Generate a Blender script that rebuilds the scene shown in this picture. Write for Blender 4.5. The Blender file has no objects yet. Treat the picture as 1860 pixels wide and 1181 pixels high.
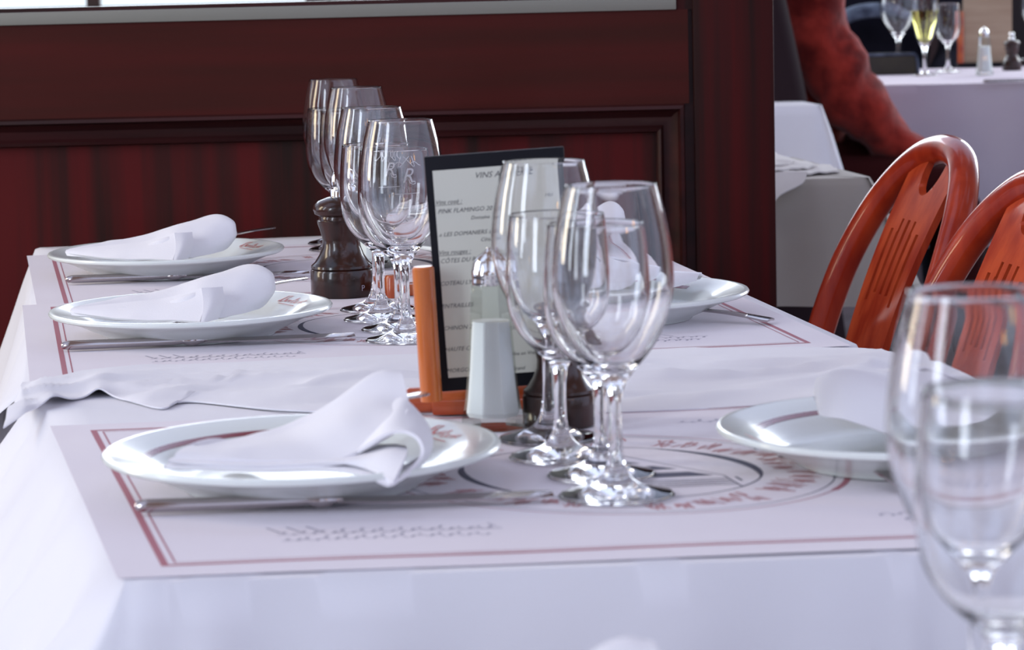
import bpy, bmesh, math, random
from mathutils import Vector, Matrix, noise
R = math.radians
S = bpy.context.scene
COL = S.collection
random.seed(7)

# ------------------------------------------------------------------ camera
FPX, CX, CY = 5300.0, 930.0, 590.5
CAM = Vector((0, 0, 1.095))
PITCH, ROLL = math.atan(0.1274), 0.024
fw = Vector((0, math.cos(PITCH), -math.sin(PITCH)))
u0 = Vector((0, math.sin(PITCH), math.cos(PITCH)))
r0 = Vector((1, 0, 0))
rt = r0 * math.cos(ROLL) - u0 * math.sin(ROLL)
up = u0 * math.cos(ROLL) + r0 * math.sin(ROLL)
cd = bpy.data.cameras.new('camera'); cam = bpy.data.objects.new('camera', cd); COL.objects.link(cam)
m = Matrix((rt, up, -fw)).transposed().to_4x4(); m.translation = CAM
cam.matrix_world = m
cd.sensor_width = 36; cd.lens = 36 * FPX / 1860
cd.clip_start = 0.05
cd.dof.use_dof = True; cd.dof.focus_distance = 2.85; cd.dof.aperture_fstop = cd.lens / 6.5
S.camera = cam

def ray(x, y): return fw + rt * ((x - CX) / FPX) - up * ((y - CY) / FPX)
def G(x, y, z=0.75):
    d = ray(x, y); t = (z - CAM.z) / d.z
    return CAM + d * t
def D(x, y, yy):
    d = ray(x, y); return CAM + d * (yy / d.y)

# ------------------------------------------------------------------ view, world, light
S.view_settings.view_transform = 'Standard'; S.view_settings.look = 'None'
S.view_settings.gamma = 1; S.view_settings.use_curve_mapping = False
S.view_settings.exposure = 0.0
S.cycles.use_denoising = True
S.cycles.max_bounces = 14; S.cycles.transmission_bounces = 14; S.cycles.glossy_bounces = 6
S.cycles.sample_clamp_indirect = 6
w = bpy.data.worlds.new('world'); S.world = w; w.use_nodes = True
bg = w.node_tree.nodes['Background']; bg.inputs[0].default_value = (0.62, 0.66, 0.85, 1); bg.inputs[1].default_value = 1.06
# environment for the unseen room: random brown and pale noise added to vary reflections
_n = w.node_tree.nodes; _tc = _n.new('ShaderNodeTexCoord'); _nz = _n.new('ShaderNodeTexNoise'); _cr = _n.new('ShaderNodeValToRGB')
_nz.inputs['Scale'].default_value = 1.7; _nz.inputs['Detail'].default_value = 2.5
_cr.color_ramp.elements[0].position = 0.44; _cr.color_ramp.elements[1].position = 0.56
_cr.color_ramp.elements[0].color = (0.24, 0.17, 0.16, 1); _cr.color_ramp.elements[1].color = (0.84, 0.95, 1.30, 1)
w.node_tree.links.new(_tc.outputs['Generated'], _nz.inputs[0]); w.node_tree.links.new(_nz.outputs[0], _cr.inputs[0]); w.node_tree.links.new(_cr.outputs[0], bg.inputs[0])

def area(name, loc, target, sx, sy, power, col):
    l = bpy.data.lights.new(name, 'AREA'); l.shape = 'RECTANGLE'; l.size = sx; l.size_y = sy
    l.energy = power; l.color = col
    o = bpy.data.objects.new(name, l); COL.objects.link(o); o.location = loc
    o.rotation_euler = (Vector(target) - Vector(loc)).to_track_quat('-Z', 'Y').to_euler()
    return o
COOL = (0.78, 0.87, 1.0)
# daylight through the tall windows left of and behind the photographer
area('window_light', (-3.1, -0.5, 1.85), (0.3, 1.9, 0.75), 0.70, 2.3, 64, COOL)
area('window_light', (-3.2, 1.9, 1.9), (0.2, 2.3, 0.75), 0.35, 2.2, 22, COOL)
area('window_light', (-3.1, 3.1, 1.8), (0.2, 2.6, 0.75), 0.55, 1.9, 36, (1.0, 0.86, 0.62))
area('window_light', (3.4, 8.8, 2.1), (1.0, 3.5, 0.8), 3.0, 1.8, 110, (0.85, 0.92, 1.0))
area('window_light', (-0.9, 9.2, 2.1), (0.4, 3.0, 0.8), 3.6, 1.8, 120, (0.85, 0.92, 1.0))

# ------------------------------------------------------------------ helpers
def kids(o): return [c for c in bpy.data.objects if c.parent == o]
def tag(o, label, cat, group=None, kind=None):
    if label: o['label'] = label
    if cat: o['category'] = cat
    if group: o['group'] = group
    if kind: o['kind'] = kind
    return o
def empty(name, loc, rz=0, label=None, cat=None, group=None):
    o = bpy.data.objects.new(name, None); COL.objects.link(o); o.location = loc; o.rotation_euler = (0, 0, rz)
    o.empty_display_size = 0.02
    return tag(o, label, cat, group)
def fin(name, bm, mat, parent=None, smooth=True, ang=38, loc=None, rz=None):
    me = bpy.data.meshes.new(name)
    bmesh.ops.remove_doubles(bm, verts=bm.verts, dist=1e-6)
    if smooth:
        for f in bm.faces: f.smooth = True
        for e in bm.edges:
            if len(e.link_faces) == 2 and e.calc_face_angle(0) > R(ang): e.smooth = False
    bm.to_mesh(me); bm.free()
    for mm in (mat if isinstance(mat, (list, tuple)) else [mat]): me.materials.append(mm)
    o = bpy.data.objects.new(name, me); COL.objects.link(o)
    if parent: o.parent = parent
    if loc is not None: o.location = loc
    if rz is not None: o.rotation_euler = (0, 0, rz)
    return o
def copy_tree(o, parent=None, loc=None, rz=None):
    c = o.copy(); COL.objects.link(c)
    if parent: c.parent = parent
    if loc is not None: c.location = loc
    if rz is not None: c.rotation_euler = (0, 0, rz)
    for ch in kids(o): copy_tree(ch, c)
    return c
def NB(): return bmesh.new()
def lathe(bm, prof, seg=48, cx=0, cy=0, z0=0, closed=False):
    rings = []
    for r, z in prof:
        if r < 1e-6: rings.append([bm.verts.new((cx, cy, z0 + z))])
        else: rings.append([bm.verts.new((cx + r * math.cos(2 * math.pi * i / seg), cy + r * math.sin(2 * math.pi * i / seg), z0 + z)) for i in range(seg)])
    prs = list(zip(rings, rings[1:]))
    if closed: prs.append((rings[-1], rings[0]))
    for a, b in prs:
        for i in range(seg):
            j = (i + 1) % seg
            if len(a) == 1 and len(b) == 1: continue
            if len(a) == 1: bm.faces.new((a[0], b[i], b[j])) if False else bm.faces.new((a[0], b[j], b[i]))
            elif len(b) == 1: bm.faces.new((a[i], a[j], b[0]))
            else: bm.faces.new((a[i], a[j], b[j], b[i]))
    bmesh.ops.recalc_face_normals(bm, faces=bm.faces)
    return bm
def box(bm, c, s, rot=None, bev=0):
    r = bmesh.ops.create_cube(bm, size=1)
    M = Matrix.Translation(c) @ (rot if rot else Matrix.Identity(4)) @ Matrix.Diagonal((s[0], s[1], s[2], 1))
    bmesh.ops.transform(bm, matrix=M, verts=r['verts'])
    if bev:
        es = list({e for v in r['verts'] for e in v.link_edges})
        bmesh.ops.bevel(bm, geom=es, offset=bev, segments=2, affect='EDGES', profile=0.6)
    return bm
def crom(pts, n):
    pts = [Vector(p) for p in pts]
    if len(pts) == 2: return [pts[0].lerp(pts[1], i / (n - 1)) for i in range(n)]
    P = [pts[0] * 2 - pts[1]] + pts + [pts[-1] * 2 - pts[-2]]
    out = []
    for i in range(n):
        t = i / (n - 1) * (len(pts) - 1); k = min(int(t), len(pts) - 2); t -= k
        a, b, c, d = P[k], P[k + 1], P[k + 2], P[k + 3]
        out.append(0.5 * ((2 * b) + (c - a) * t + (2 * a - 5 * b + 4 * c - d) * t * t + (3 * b - a - 3 * c + d) * t ** 3))
    return out
def tube(bm, pts, rad, seg=12, caps=True, closed=False, flat=1.0, hint=None):
    pts = [Vector(p) for p in pts]; n = len(pts)
    rr = rad if isinstance(rad, (list, tuple)) else [rad] * n
    N = hint.copy() if hint else None; rings = []
    for i, p in enumerate(pts):
        if closed: t = (pts[(i + 1) % n] - pts[i - 1]).normalized()
        else: t = (pts[min(i + 1, n - 1)] - pts[max(i - 1, 0)]).normalized()
        if N is None: N = t.orthogonal()
        N = (N - t * N.dot(t))
        N = N.normalized() if N.length > 1e-6 else t.orthogonal().normalized()
        B = t.cross(N)
        rings.append([bm.verts.new(p + N * rr[i] * math.cos(2 * math.pi * k / seg) + B * rr[i] * flat * math.sin(2 * math.pi * k / seg)) for k in range(seg)])
    for i in range(n - 1 + (1 if closed else 0)):
        a, b = rings[i], rings[(i + 1) % n]
        for k in range(seg):
            j = (k + 1) % seg; bm.faces.new((a[k], a[j], b[j], b[k]))
    if caps and not closed:
        bm.faces.new(rings[0][::-1]); bm.faces.new(rings[-1])
    return bm
def skin_grid(bm, rows, thick=0):
    """rows: list of equal-length point lists -> sheet, optional thickness along normal"""
    nr, nc = len(rows), len(rows[0])
    def nrm(i, j):
        a = rows[min(i + 1, nr - 1)][j] - rows[max(i - 1, 0)][j]; b = rows[i][min(j + 1, nc - 1)] - rows[i][max(j - 1, 0)]
        c = b.cross(a); return c.normalized() if c.length > 1e-9 else Vector((0, 0, 1))
    V = [[bm.verts.new(rows[i][j]) for j in range(nc)] for i in range(nr)]
    for i in range(nr - 1):
        for j in range(nc - 1): bm.faces.new((V[i][j], V[i][j + 1], V[i + 1][j + 1], V[i + 1][j]))
    if thick:
        W = [[bm.verts.new(rows[i][j] - nrm(i, j) * thick) for j in range(nc)] for i in range(nr)]
        for i in range(nr - 1):
            for j in range(nc - 1): bm.faces.new((W[i][j], W[i + 1][j], W[i + 1][j + 1], W[i][j + 1]))
        for j in range(nc - 1):
            bm.faces.new((V[0][j], W[0][j], W[0][j + 1], V[0][j + 1])); bm.faces.new((V[-1][j], V[-1][j + 1], W[-1][j + 1], W[-1][j]))
        for i in range(nr - 1):
            bm.faces.new((V[i][0], V[i + 1][0], W[i + 1][0], W[i][0])); bm.faces.new((V[i][-1], W[i][-1], W[i + 1][-1], V[i + 1][-1]))
        bmesh.ops.recalc_face_normals(bm, faces=bm.faces)
    return bm
def loft(bm, curves, nu=24, nv=10, thick=0.002, wob=0.0, seed=0):
    cs = [crom(c, nu) for c in curves]
    cols = [crom([c[i] for c in cs], nv) for i in range(nu)]
    rows = [[cols[i][j] for i in range(nu)] for j in range(nv)]
    if wob:
        for r_ in rows:
            for p in r_: p.z += wob * noise.noise(Vector((p.x * 45 + seed, p.y * 45, seed * 1.7)))
    return skin_grid(bm, rows, thick)

# ------------------------------------------------------------------ materials
def mat(name, col, rough=0.5, metal=0, spec=0.5, coat=0, trans=0, ior=1.45, sheen=0):
    mt = bpy.data.materials.new(name); mt.use_nodes = True
    b = mt.node_tree.nodes['Principled BSDF']
    b.inputs['Base Color'].default_value = (*col, 1); b.inputs['Roughness'].default_value = rough
    b.inputs['Metallic'].default_value = metal; b.inputs['Specular IOR Level'].default_value = spec
    b.inputs['Coat Weight'].default_value = coat; b.inputs['Coat Roughness'].default_value = 0.08
    b.inputs['Transmission Weight'].default_value = trans; b.inputs['IOR'].default_value = ior
    b.inputs['Sheen Weight'].default_value = sheen
    return mt
def nd(mt, t, **kw):
    n = mt.node_tree.nodes.new(t)
    for k, v in kw.items(): setattr(n, k, v)
    return n
def bsdf(mt): return mt.node_tree.nodes['Principled BSDF']
def vary(mt, c1, c2, scale=(1, 1, 1), nscale=5, detail=6, lo=0.35, hi=0.65, dist=0, bump=0, bdist=0.001, coord='Object', rough=None):
    L = mt.node_tree.links
    tc = nd(mt, 'ShaderNodeTexCoord'); mp = nd(mt, 'ShaderNodeMapping'); mp.inputs['Scale'].default_value = scale
    nz = nd(mt, 'ShaderNodeTexNoise'); nz.inputs['Scale'].default_value = nscale; nz.inputs['Detail'].default_value = detail
    nz.inputs['Distortion'].default_value = dist
    cr = nd(mt, 'ShaderNodeValToRGB'); cr.color_ramp.elements[0].position = lo; cr.color_ramp.elements[1].position = hi
    cr.color_ramp.elements[0].color = (*c1, 1); cr.color_ramp.elements[1].color = (*c2, 1)
    L.new(tc.outputs[coord], mp.inputs[0]); L.new(mp.outputs[0], nz.inputs[0]); L.new(nz.outputs[0], cr.inputs[0])
    L.new(cr.outputs[0], bsdf(mt).inputs['Base Color'])
    if bump:
        bp = nd(mt, 'ShaderNodeBump'); bp.inputs['Strength'].default_value = bump; bp.inputs['Distance'].default_value = bdist
        L.new(nz.outputs[0], bp.inputs['Height']); L.new(bp.outputs[0], bsdf(mt).inputs['Normal'])
    return mt
def clothmat(name, c1, c2, ns=4, bump=0.25, wscale=900):
    mt = mat(name, c1, 0.85, spec=0.2, sheen=0.15)
    vary(mt, c1, c2, nscale=ns, detail=3)
    L = mt.node_tree.links
    tc = nd(mt, 'ShaderNodeTexCoord'); nz = nd(mt, 'ShaderNodeTexNoise'); nz.inputs['Scale'].default_value = wscale
    n2 = nd(mt, 'ShaderNodeTexNoise'); n2.inputs['Scale'].default_value = 14; n2.inputs['Detail'].default_value = 3
    b1 = nd(mt, 'ShaderNodeBump'); b1.inputs['Strength'].default_value = bump; b1.inputs['Distance'].default_value = 0.0006
    b2 = nd(mt, 'ShaderNodeBump'); b2.inputs['Strength'].default_value = 0.25; b2.inputs['Distance'].default_value = 0.004
    L.new(tc.outputs['Object'], nz.inputs[0]); L.new(tc.outputs['Object'], n2.inputs[0])
    L.new(nz.outputs[0], b1.inputs['Height']); L.new(n2.outputs[0], b2.inputs['Height'])
    L.new(b2.outputs[0], b1.inputs['Normal']); L.new(b1.outputs[0], bsdf(mt).inputs['Normal'])
    return mt
M = {}
M['cloth'] = clothmat('tablecloth_cotton', (0.78, 0.775, 0.83), (0.82, 0.815, 0.86))
M['paper'] = clothmat('placemat_paper', (0.76, 0.71, 0.775), (0.79, 0.745, 0.80), bump=0.08)
M['napkin'] = clothmat('napkin_cotton', (0.86, 0.85, 0.89), (0.89, 0.88, 0.91))
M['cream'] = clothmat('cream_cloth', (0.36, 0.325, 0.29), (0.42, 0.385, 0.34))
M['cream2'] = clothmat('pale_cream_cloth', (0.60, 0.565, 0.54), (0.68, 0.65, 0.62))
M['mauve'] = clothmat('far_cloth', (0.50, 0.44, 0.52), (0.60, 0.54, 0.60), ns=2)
M['china'] = mat('china', (0.80, 0.845, 0.81), 0.25, coat=0.35)
M['band'] = mat('band_red', (0.24, 0.035, 0.05), 0.2, coat=0.5)
M['script'] = mat('plate_script_red', (0.62, 0.16, 0.13), 0.3)
M['print_red'] = mat('print_red', (0.44, 0.17, 0.21), 0.8)
M['print_pink'] = mat('print_pink', (0.55, 0.30, 0.32), 0.8)
M['print_dark'] = mat('print_dark', (0.10, 0.10, 0.15), 0.8)
M['print_grey'] = mat('print_grey', (0.38, 0.37, 0.45), 0.8)
M['steel'] = mat('steel', (0.50, 0.46, 0.46), 0.12, metal=1)
M['chrome'] = mat('chrome', (0.80, 0.79, 0.77), 0.1, metal=1)
M['glass'] = mat('clear_glass', (1, 1, 1), 0.0, trans=1, ior=1.47)
M['glass2'] = mat('greenish_glass', (0.93, 0.98, 0.95), 0.0, trans=1, ior=1.47)
def thin_glass(name, col):
    mt = bpy.data.materials.new(name); mt.use_nodes = True; nt = mt.node_tree; nt.nodes.clear(); L = nt.links
    out = nt.nodes.new('ShaderNodeOutputMaterial'); mx = nt.nodes.new('ShaderNodeMixShader'); tr = nt.nodes.new('ShaderNodeBsdfTransparent'); gl = nt.nodes.new('ShaderNodeBsdfGlossy')
    gl.inputs['Roughness'].default_value = 0.03; lw = nt.nodes.new('ShaderNodeLayerWeight'); lw.inputs[0].default_value = 0.26
    cr = nt.nodes.new('ShaderNodeValToRGB'); cr.color_ramp.elements[0].color = (*col, 1); cr.color_ramp.elements[1].color = (0.12, 0.15, 0.14, 1); cr.color_ramp.elements[0].position = 0.38
    L.new(lw.outputs['Facing'], cr.inputs[0]); L.new(cr.outputs[0], tr.inputs[0])
    L.new(lw.outputs['Fresnel'], mx.inputs[0]); L.new(tr.outputs[0], mx.inputs[1]); L.new(gl.outputs[0], mx.inputs[2]); L.new(mx.outputs[0], out.inputs[0])
    return mt
M['shaker'] = thin_glass('shaker_glass', (0.93, 0.96, 0.94))
M['salt'] = mat('salt', (0.95, 0.94, 0.93), 0.9)
M['frost'] = mat('frost_engraving', (0.85, 0.85, 0.88), 0.6)
M['mill'] = vary(mat('mill_wood', (0.03, 0.012, 0.008), 0.3, spec=0.3, coat=0.6), (0.012, 0.006, 0.005), (0.045, 0.012, 0.007), scale=(1, 1, 0.15), nscale=60)
M['orange'] = vary(mat('orange_wood', (0.6, 0.15, 0.03), 0.25, coat=0.5), (0.50, 0.105, 0.015), (0.66, 0.20, 0.05), scale=(1, 1, 0.15), nscale=40)
M['redwood'] = vary(mat('red_wood', (0.5, 0.12, 0.03), 0.3, coat=0.4), (0.34, 0.04, 0.012), (0.52, 0.12, 0.03), scale=(0.4, 1, 1), nscale=40)
M['chair'] = vary(mat('chair_lacquer', (0.4, 0.06, 0.02), 0.35, spec=0.15, coat=0.55), (0.26, 0.017, 0.006), (0.42, 0.042, 0.012), scale=(1, 1, 0.25), nscale=30)
M['splat'] = vary(mat('splat_lacquer', (0.4, 0.06, 0.02), 0.45, spec=0.12, coat=0.22), (0.32, 0.026, 0.008), (0.52, 0.075, 0.022), scale=(1, 1, 0.12), nscale=40)
M['black'] = mat('black_leatherette', (0.008, 0.008, 0.012), 0.55, spec=0.2)
M['page'] = mat('menu_page', (0.64, 0.64, 0.56), 0.6)
M['ink'] = mat('menu_ink', (0.13, 0.13, 0.13), 0.8)
M['mahog_v'] = vary(mat('mahogany_vertical', (0.07, 0.012, 0.012), 0.45, spec=0.12, coat=0.03), (0.024, 0.011, 0.009), (0.092, 0.009, 0.009), scale=(1, 1, 0.03), nscale=22, detail=4, lo=0.38, hi=0.6)
M['mahog_p'] = vary(mat('mahogany_post', (0.07, 0.012, 0.012), 0.48, spec=0.12, coat=0.02), (0.024, 0.009, 0.008), (0.066, 0.007, 0.007), scale=(1, 1, 0.03), nscale=40, detail=5, lo=0.38, hi=0.64)
M['mahog_h'] = vary(mat('mahogany_horizontal', (0.055, 0.01, 0.011), 0.45, spec=0.12, coat=0.03), (0.044, 0.010, 0.007), (0.066, 0.010, 0.008), scale=(0.06, 1, 1), nscale=26, detail=5)
M['mould'] = vary(mat('dark_moulding', (0.03, 0.008, 0.009), 0.38, spec=0.25, coat=0.05), (0.020, 0.007, 0.007), (0.045, 0.010, 0.010), scale=(0.1, 1, 1), nscale=30)
M['brass'] = mat('aged_metal_trim', (0.24, 0.235, 0.20), 0.5, metal=0.3)
M['floor'] = vary(mat('dark_floor', (0.04, 0.03, 0.035), 0.5), (0.03, 0.022, 0.03), (0.07, 0.055, 0.07), nscale=3)
M['wall'] = vary(mat('dark_wainscot', (0.03, 0.014, 0.013), 0.6), (0.015, 0.009, 0.010), (0.035, 0.014, 0.013), scale=(1, 1, 0.1), nscale=8)
M['ceil'] = mat('ceiling_paint', (0.6, 0.56, 0.5), 0.9)
M['sweater'] = vary(mat('red_wool', (0.40, 0.05, 0.03), 0.95, spec=0.1, sheen=0.25), (0.13, 0.009, 0.007), (0.36, 0.034, 0.022), nscale=18, bump=0.6, bdist=0.012)
M['darkwool'] = vary(mat('black_wool', (0.006, 0.006, 0.01), 0.95, spec=0.1), (0.004, 0.004, 0.008), (0.012, 0.012, 0.02), nscale=10)
M['maroon'] = mat('maroon_wool', (0.035, 0.006, 0.006), 0.95, spec=0.1)
M['scarf'] = vary(mat('blue_grey_knit', (0.06, 0.08, 0.12), 0.9), (0.03, 0.04, 0.07), (0.11, 0.14, 0.20), nscale=30)
M['skin'] = mat('skin', (0.55, 0.30, 0.22), 0.55)
M['hair'] = mat('hair', (0.05, 0.03, 0.02), 0.6)
M['bench'] = mat('bench_upholstery', (0.028, 0.016, 0.019), 0.8, spec=0.1)
M['bag'] = vary(mat('olive_leather', (0.03, 0.03, 0.015), 0.4), (0.022, 0.018, 0.012), (0.05, 0.042, 0.02), nscale=12)
M['wine'] = mat('pale_wine', (0.95, 0.90, 0.30), 0.0, trans=1, ior=1.34)
def emis(name, col, s):
    mt = mat(name, (0, 0, 0), 1); bsdf(mt).inputs['Emission Color'].default_value = (*col, 1); bsdf(mt).inputs['Emission Strength'].default_value = s
    return mt
M['day'] = emis('daylight_pane', (0.80, 0.90, 1.0), 1.3)
M['lamp'] = emis('warm_lamp', (1.0, 0.50, 0.16), 14)

# ------------------------------------------------------------------ setting
bm = NB(); box(bm, (0, 4, -0.05), (12, 16, 0.1)); o = fin('floor', bm, M['floor'], smooth=False); o['kind'] = 'structure'
bm = NB(); box(bm, (0, 10.05, 1.6), (12, 0.1, 3.2)); o = fin('wall_back', bm, M['wall'], smooth=False); o['kind'] = 'structure'
# low bright window far behind the partition glass
w1 = empty('window_1', (-1.75, 9.98, 0.900)); w1['kind'] = 'structure'
bm = NB(); box(bm, (0, 0, 0.9), (2.15, 0.02, 1.75)); fin('pane', bm, M['day'], w1, smooth=False)
bm = NB()
for xx in (-1.1, -0.42, 0.36, 1.1): box(bm, (xx, -0.02, 0.9), (0.045, 0.06, 1.85))
for zz in (0.02, 1.8): box(bm, (0, -0.02, zz), (2.24, 0.06, 0.06))
fin('window_frame', bm, M['mould'], w1, smooth=False)

# ---- partition
PY = 3.76
def PZ(x, y): return D(x, y, PY).z
part = empty('wooden_partition', (0, PY, 0), 0, 'dark mahogany partition with sunken panel, metal trim strip and glass above', 'partition')
def pbox(bm, x0, x1, z0, z1, y0, y1, bev=0.0): return box(bm, ((x0 + x1) / 2, (y0 + y1) / 2, (z0 + z1) / 2), (x1 - x0, y1 - y0, z1 - z0), bev=bev)
zt0, zt1 = PZ(614, 32), PZ(614, 9)      # metal trim band
zr = PZ(620, 203)                        # bottom of the rail
zp = PZ(620, 258)                        # top of sunken panel
xs = D(1252, 200, PY).x; xpnl = D(1192, 245, PY).x; xtr = D(1228, 10, PY).x
xp1 = D(1407, 250, PY).x
XL = -1.6
bm = NB(); pbox(bm, XL, xs, zr, zt0, 0, 0.05); fin('rail', bm, M['mahog_h'], part, smooth=False)
bm = NB(); pbox(bm, XL, xpnl + 0.01, 0.02, zp + 0.01, 0.028, 0.045); fin('panel', bm, M['mahog_v'], part, smooth=False)
# moulding: stepped ogee along the top and down the right side, mitred
prof = [(0.0, 0.0), (0.05, -0.008), (0.16, -0.009), (0.24, 0.002), (0.45, 0.012), (0.72, 0.017), (0.82, 0.012), (0.92, 0.014), (1.0, 0.03)]
bm = NB(); rows = []
for t, y in prof:
    zz = zr + (zp - zr) * t; xx = (xs - 0.006) + (xpnl - xs + 0.006) * t
    rows.append([Vector((XL, y, zz)), Vector((xx, y, zz)), Vector((xx, y, 0.02))])
for a, b in zip(rows, rows[1:]):
    for k in range(2): bm.faces.new([bm.verts.new(v) for v in (a[k], a[k + 1], b[k + 1], b[k])])
bmesh.ops.recalc_face_normals(bm, faces=bm.faces)
fin('moulding', bm, M['mould'], part, ang=60)
bm = NB(); pbox(bm, xs - 0.006, xs + 0.012, 0, zt0 + 0.9, 0.008, 0.06); fin('stile', bm, M['mould'], part, smooth=False)
bm = NB(); pbox(bm, xs + 0.006, xp1, 0, 2.2, -0.006, 0.11, bev=0.003); fin('post', bm, M['mahog_p'], part)
bm = NB(); pbox(bm, XL, xtr, zt0, zt1, -0.004, 0.05, bev=0.0015); fin('metal_trim', bm, M['brass'], part)
bm = NB(); pbox(bm, XL, xtr, zt1, zt1 + 0.005, 0.008, 0.04); fin('trim_bead', bm, M['mould'], part, smooth=False)
bm = NB(); pbox(bm, XL, xtr, zt1 + 0.005, 1.75, 0.020, 0.028); fin('glass_pane', bm, M['glass'], part, smooth=False)
bm = NB()
pbox(bm, xtr, xs + 0.01, zt0, 2.2, 0, 0.05)
fin('upper_stile', bm, M['mahog_p'], part, smooth=False)

# ------------------------------------------------------------------ tables
def V2(v, z): return Vector((v.x, v.y, z))
A = R(10.3)
gE = Vector((math.cos(A), math.sin(A), 0)); eE = Vector((-math.sin(A), math.cos(A), 0))
ZT = 0.75
def table(name, label, c, w, d, rz):
    t = empty(name, (c.x, c.y, 0), rz, label, 'table')
    bm = NB(); box(bm, (0, 0, ZT - 0.018), (w - 0.02, d - 0.02, 0.028), bev=0.003); fin('tabletop', bm, M['mahog_p'], t)
    for sx in (-1, 1):
        for sy in (-1, 1):
            bm = NB(); box(bm, (sx * (w / 2 - 0.08), sy * (d / 2 - 0.08), (ZT - 0.032) / 2), (0.05, 0.05, ZT - 0.032), bev=0.004); fin('leg', bm, M['mahog_p'], t)
    return t
def drape(cs, z, drop, flare=0.05, amp=0.012, freq=14, seed=0, sides=(1, 1, 1, 1), rad=0.03, n=60, rows=16, edge=0.006, cornflare=0.06, flares=None, ridges=()):
    """cs: corners FL, FR, BR, BL; drop: function(side, s)->m"""
    pts = []
    C = (cs[0] + cs[1] + cs[2] + cs[3]) / 4
    for k in range(4):
        a, b = cs[k], cs[(k + 1) % 4]
        d = (b - a).normalized(); nrm = Vector((d.y, -d.x, 0)); L = (b - a).length
        for i in range(n):
            s = i / n
            # rounded corners
            dist = min(s * L, (1 - s) * L)
            cw = max(0, 1 - dist / rad)
            p = a + (b - a) * s
            inner = p - nrm * rad * 0.29 * cw * cw
            a2, b2 = (cs[k - 1], a) if s < 0.5 else (b, cs[(k + 2) % 4])
            d2 = (b2 - a2).normalized(); n2 = Vector((d2.y, -d2.x, 0))
            nn = (nrm + n2 * cw).normalized() if cw > 0 else nrm
            cf = max(0, 1 - dist / 0.16)
            pts.append((inner, nn, k, s, cf))
    N = len(pts)
    bm = NB(); ring = []
    for i in (0.0, 0.25, 0.5, 0.75, 0.92, 1.0):
        ring.append([bm.verts.new(C + (p - C) * i + Vector((0, 0, z - C.z))) for (p, nn, k, s, cf) in pts] if i else None)
    cv = bm.verts.new((C.x, C.y, z)); rr_ = [r for r in ring if r]
    for i in range(N): bm.faces.new((cv, rr_[0][i], rr_[0][(i + 1) % N]))
    for a, b in zip(rr_, rr_[1:]):
        for i in range(N): bm.faces.new((a[i], b[i], b[(i + 1) % N], a[(i + 1) % N]))
    prev = rr_[-1]; per = 0
    for r in range(1, rows + 1):
        t = r / rows; cur = []
        for i, (p, nn, k, s, cf) in enumerate(pts):
            dr = drop(k, s) * t if sides[k] else 0.004 * t
            th = min(1, t * 4)
            f1 = math.sin(freq * s * 2 * math.pi / 4 + seed + k * 1.3) * 0.6 + math.sin(freq * 1.7 * s * 2 * math.pi / 4 + seed * 2.1) * 0.4
            off = edge * math.sin(th * math.pi / 2) + (flares[k] if flares else flare) * t ** 1.1 + amp * f1 * t * (0.5 + cf) + cornflare * cf ** 1.5 * t
            if ridges and sides[k]:
                for (kk, c_, w_, a_) in ridges:
                    if kk == k: off += a_ * math.exp(-((s - c_) / w_) ** 2) * t ** 1.2
            if not sides[k]: off = 0.001 * t
            cur.append(bm.verts.new(p + nn * off + Vector((0, 0, z - dr - p.z))))
        for i in range(N): bm.faces.new((prev[i], cur[i], cur[(i + 1) % N], prev[(i + 1) % N]))
        prev = cur
    return bm
# near table
nFL = G(226, 1060); nBLr = G(102, 782)
ldir = (nBLr - nFL).normalized()
rdir = Vector((math.cos(0.062), math.sin(0.062), 0))
nFR = nFL + rdir * 0.715
nBL = nFL + ldir * 0.81
nBR = nFR + Vector((-0.155, 0.74, 0)) 
# far table
fFL = G(46, 706); fBL = G(64, 450); fFR = fFL + gE * 0.715; fBR = fBL + gE * 0.70
table('dining_table', 'cloth-covered table nearest to the camera-facing placemat, under the large front plate', (nFL + nFR + nBR + nBL) / 4, 0.60, 0.60, R(8))
table('dining_table', 'cloth-covered table against the mahogany partition, under two placemats', (fFL + fFR + fBR + fBL) / 4, 0.68, 1.12, A)
bm = drape([V2(v, ZT) for v in (nFL, nFR, nBR, nBL)], ZT - 0.0004, lambda k, s: 0.42, flares=(0.03, 0.05, 0, 0.27), amp=0.045, freq=19, seed=2.1, sides=(1, 1, 0, 1), cornflare=0.05, rad=0.02, n=110, ridges=((3, .18, .05, .07), (3, .36, .04, .10), (3, .52, .035, -.09), (3, .66, .045, .12), (3, .82, .03, -.10), (3, .93, .03, .07), (0, .035, .018, -.05), (0, .07, .02, .03), (0, .62, .012, .022), (0, .645, .012, -.018), (0, .71, .018, -.03), (0, .75, .02, .015)))
tag(fin('tablecloth', bm, M['cloth'], ang=80), 'white cloth on the front table, hanging down across the bottom of the photo', 'tablecloth')
bm = drape([V2(v, ZT) for v in (fFL, fFR, fBR, fBL)], ZT - 0.0015, lambda k, s: 0.42 if k == 3 else 0.27, flares=(0, 0.02, 0.02, 0.13), amp=0.01, freq=9, seed=0.4, sides=(0, 1, 1, 1), cornflare=0.02, rad=0.02, edge=0.003)
tag(fin('tablecloth', bm, M['cloth'], ang=80), 'long white under-cloth on the table beside the partition', 'tablecloth')
def fdrop(k, s):
    if k == 3: return 0.20 - 0.13 * s      # left side, from back to front
    return 0.16
bm = drape([V2(v, ZT) for v in (fFL, fFR, fBR, fBL)], ZT, fdrop, flare=0.05, amp=0.008, freq=6, seed=1.0, sides=(0, 1, 1, 1), cornflare=0.035, rad=0.02, edge=0.003)
tag(fin('tablecloth', bm, M['cloth'], ang=80), 'short white top cloth on the partition table, flaring out at its left end', 'tablecloth')
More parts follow.
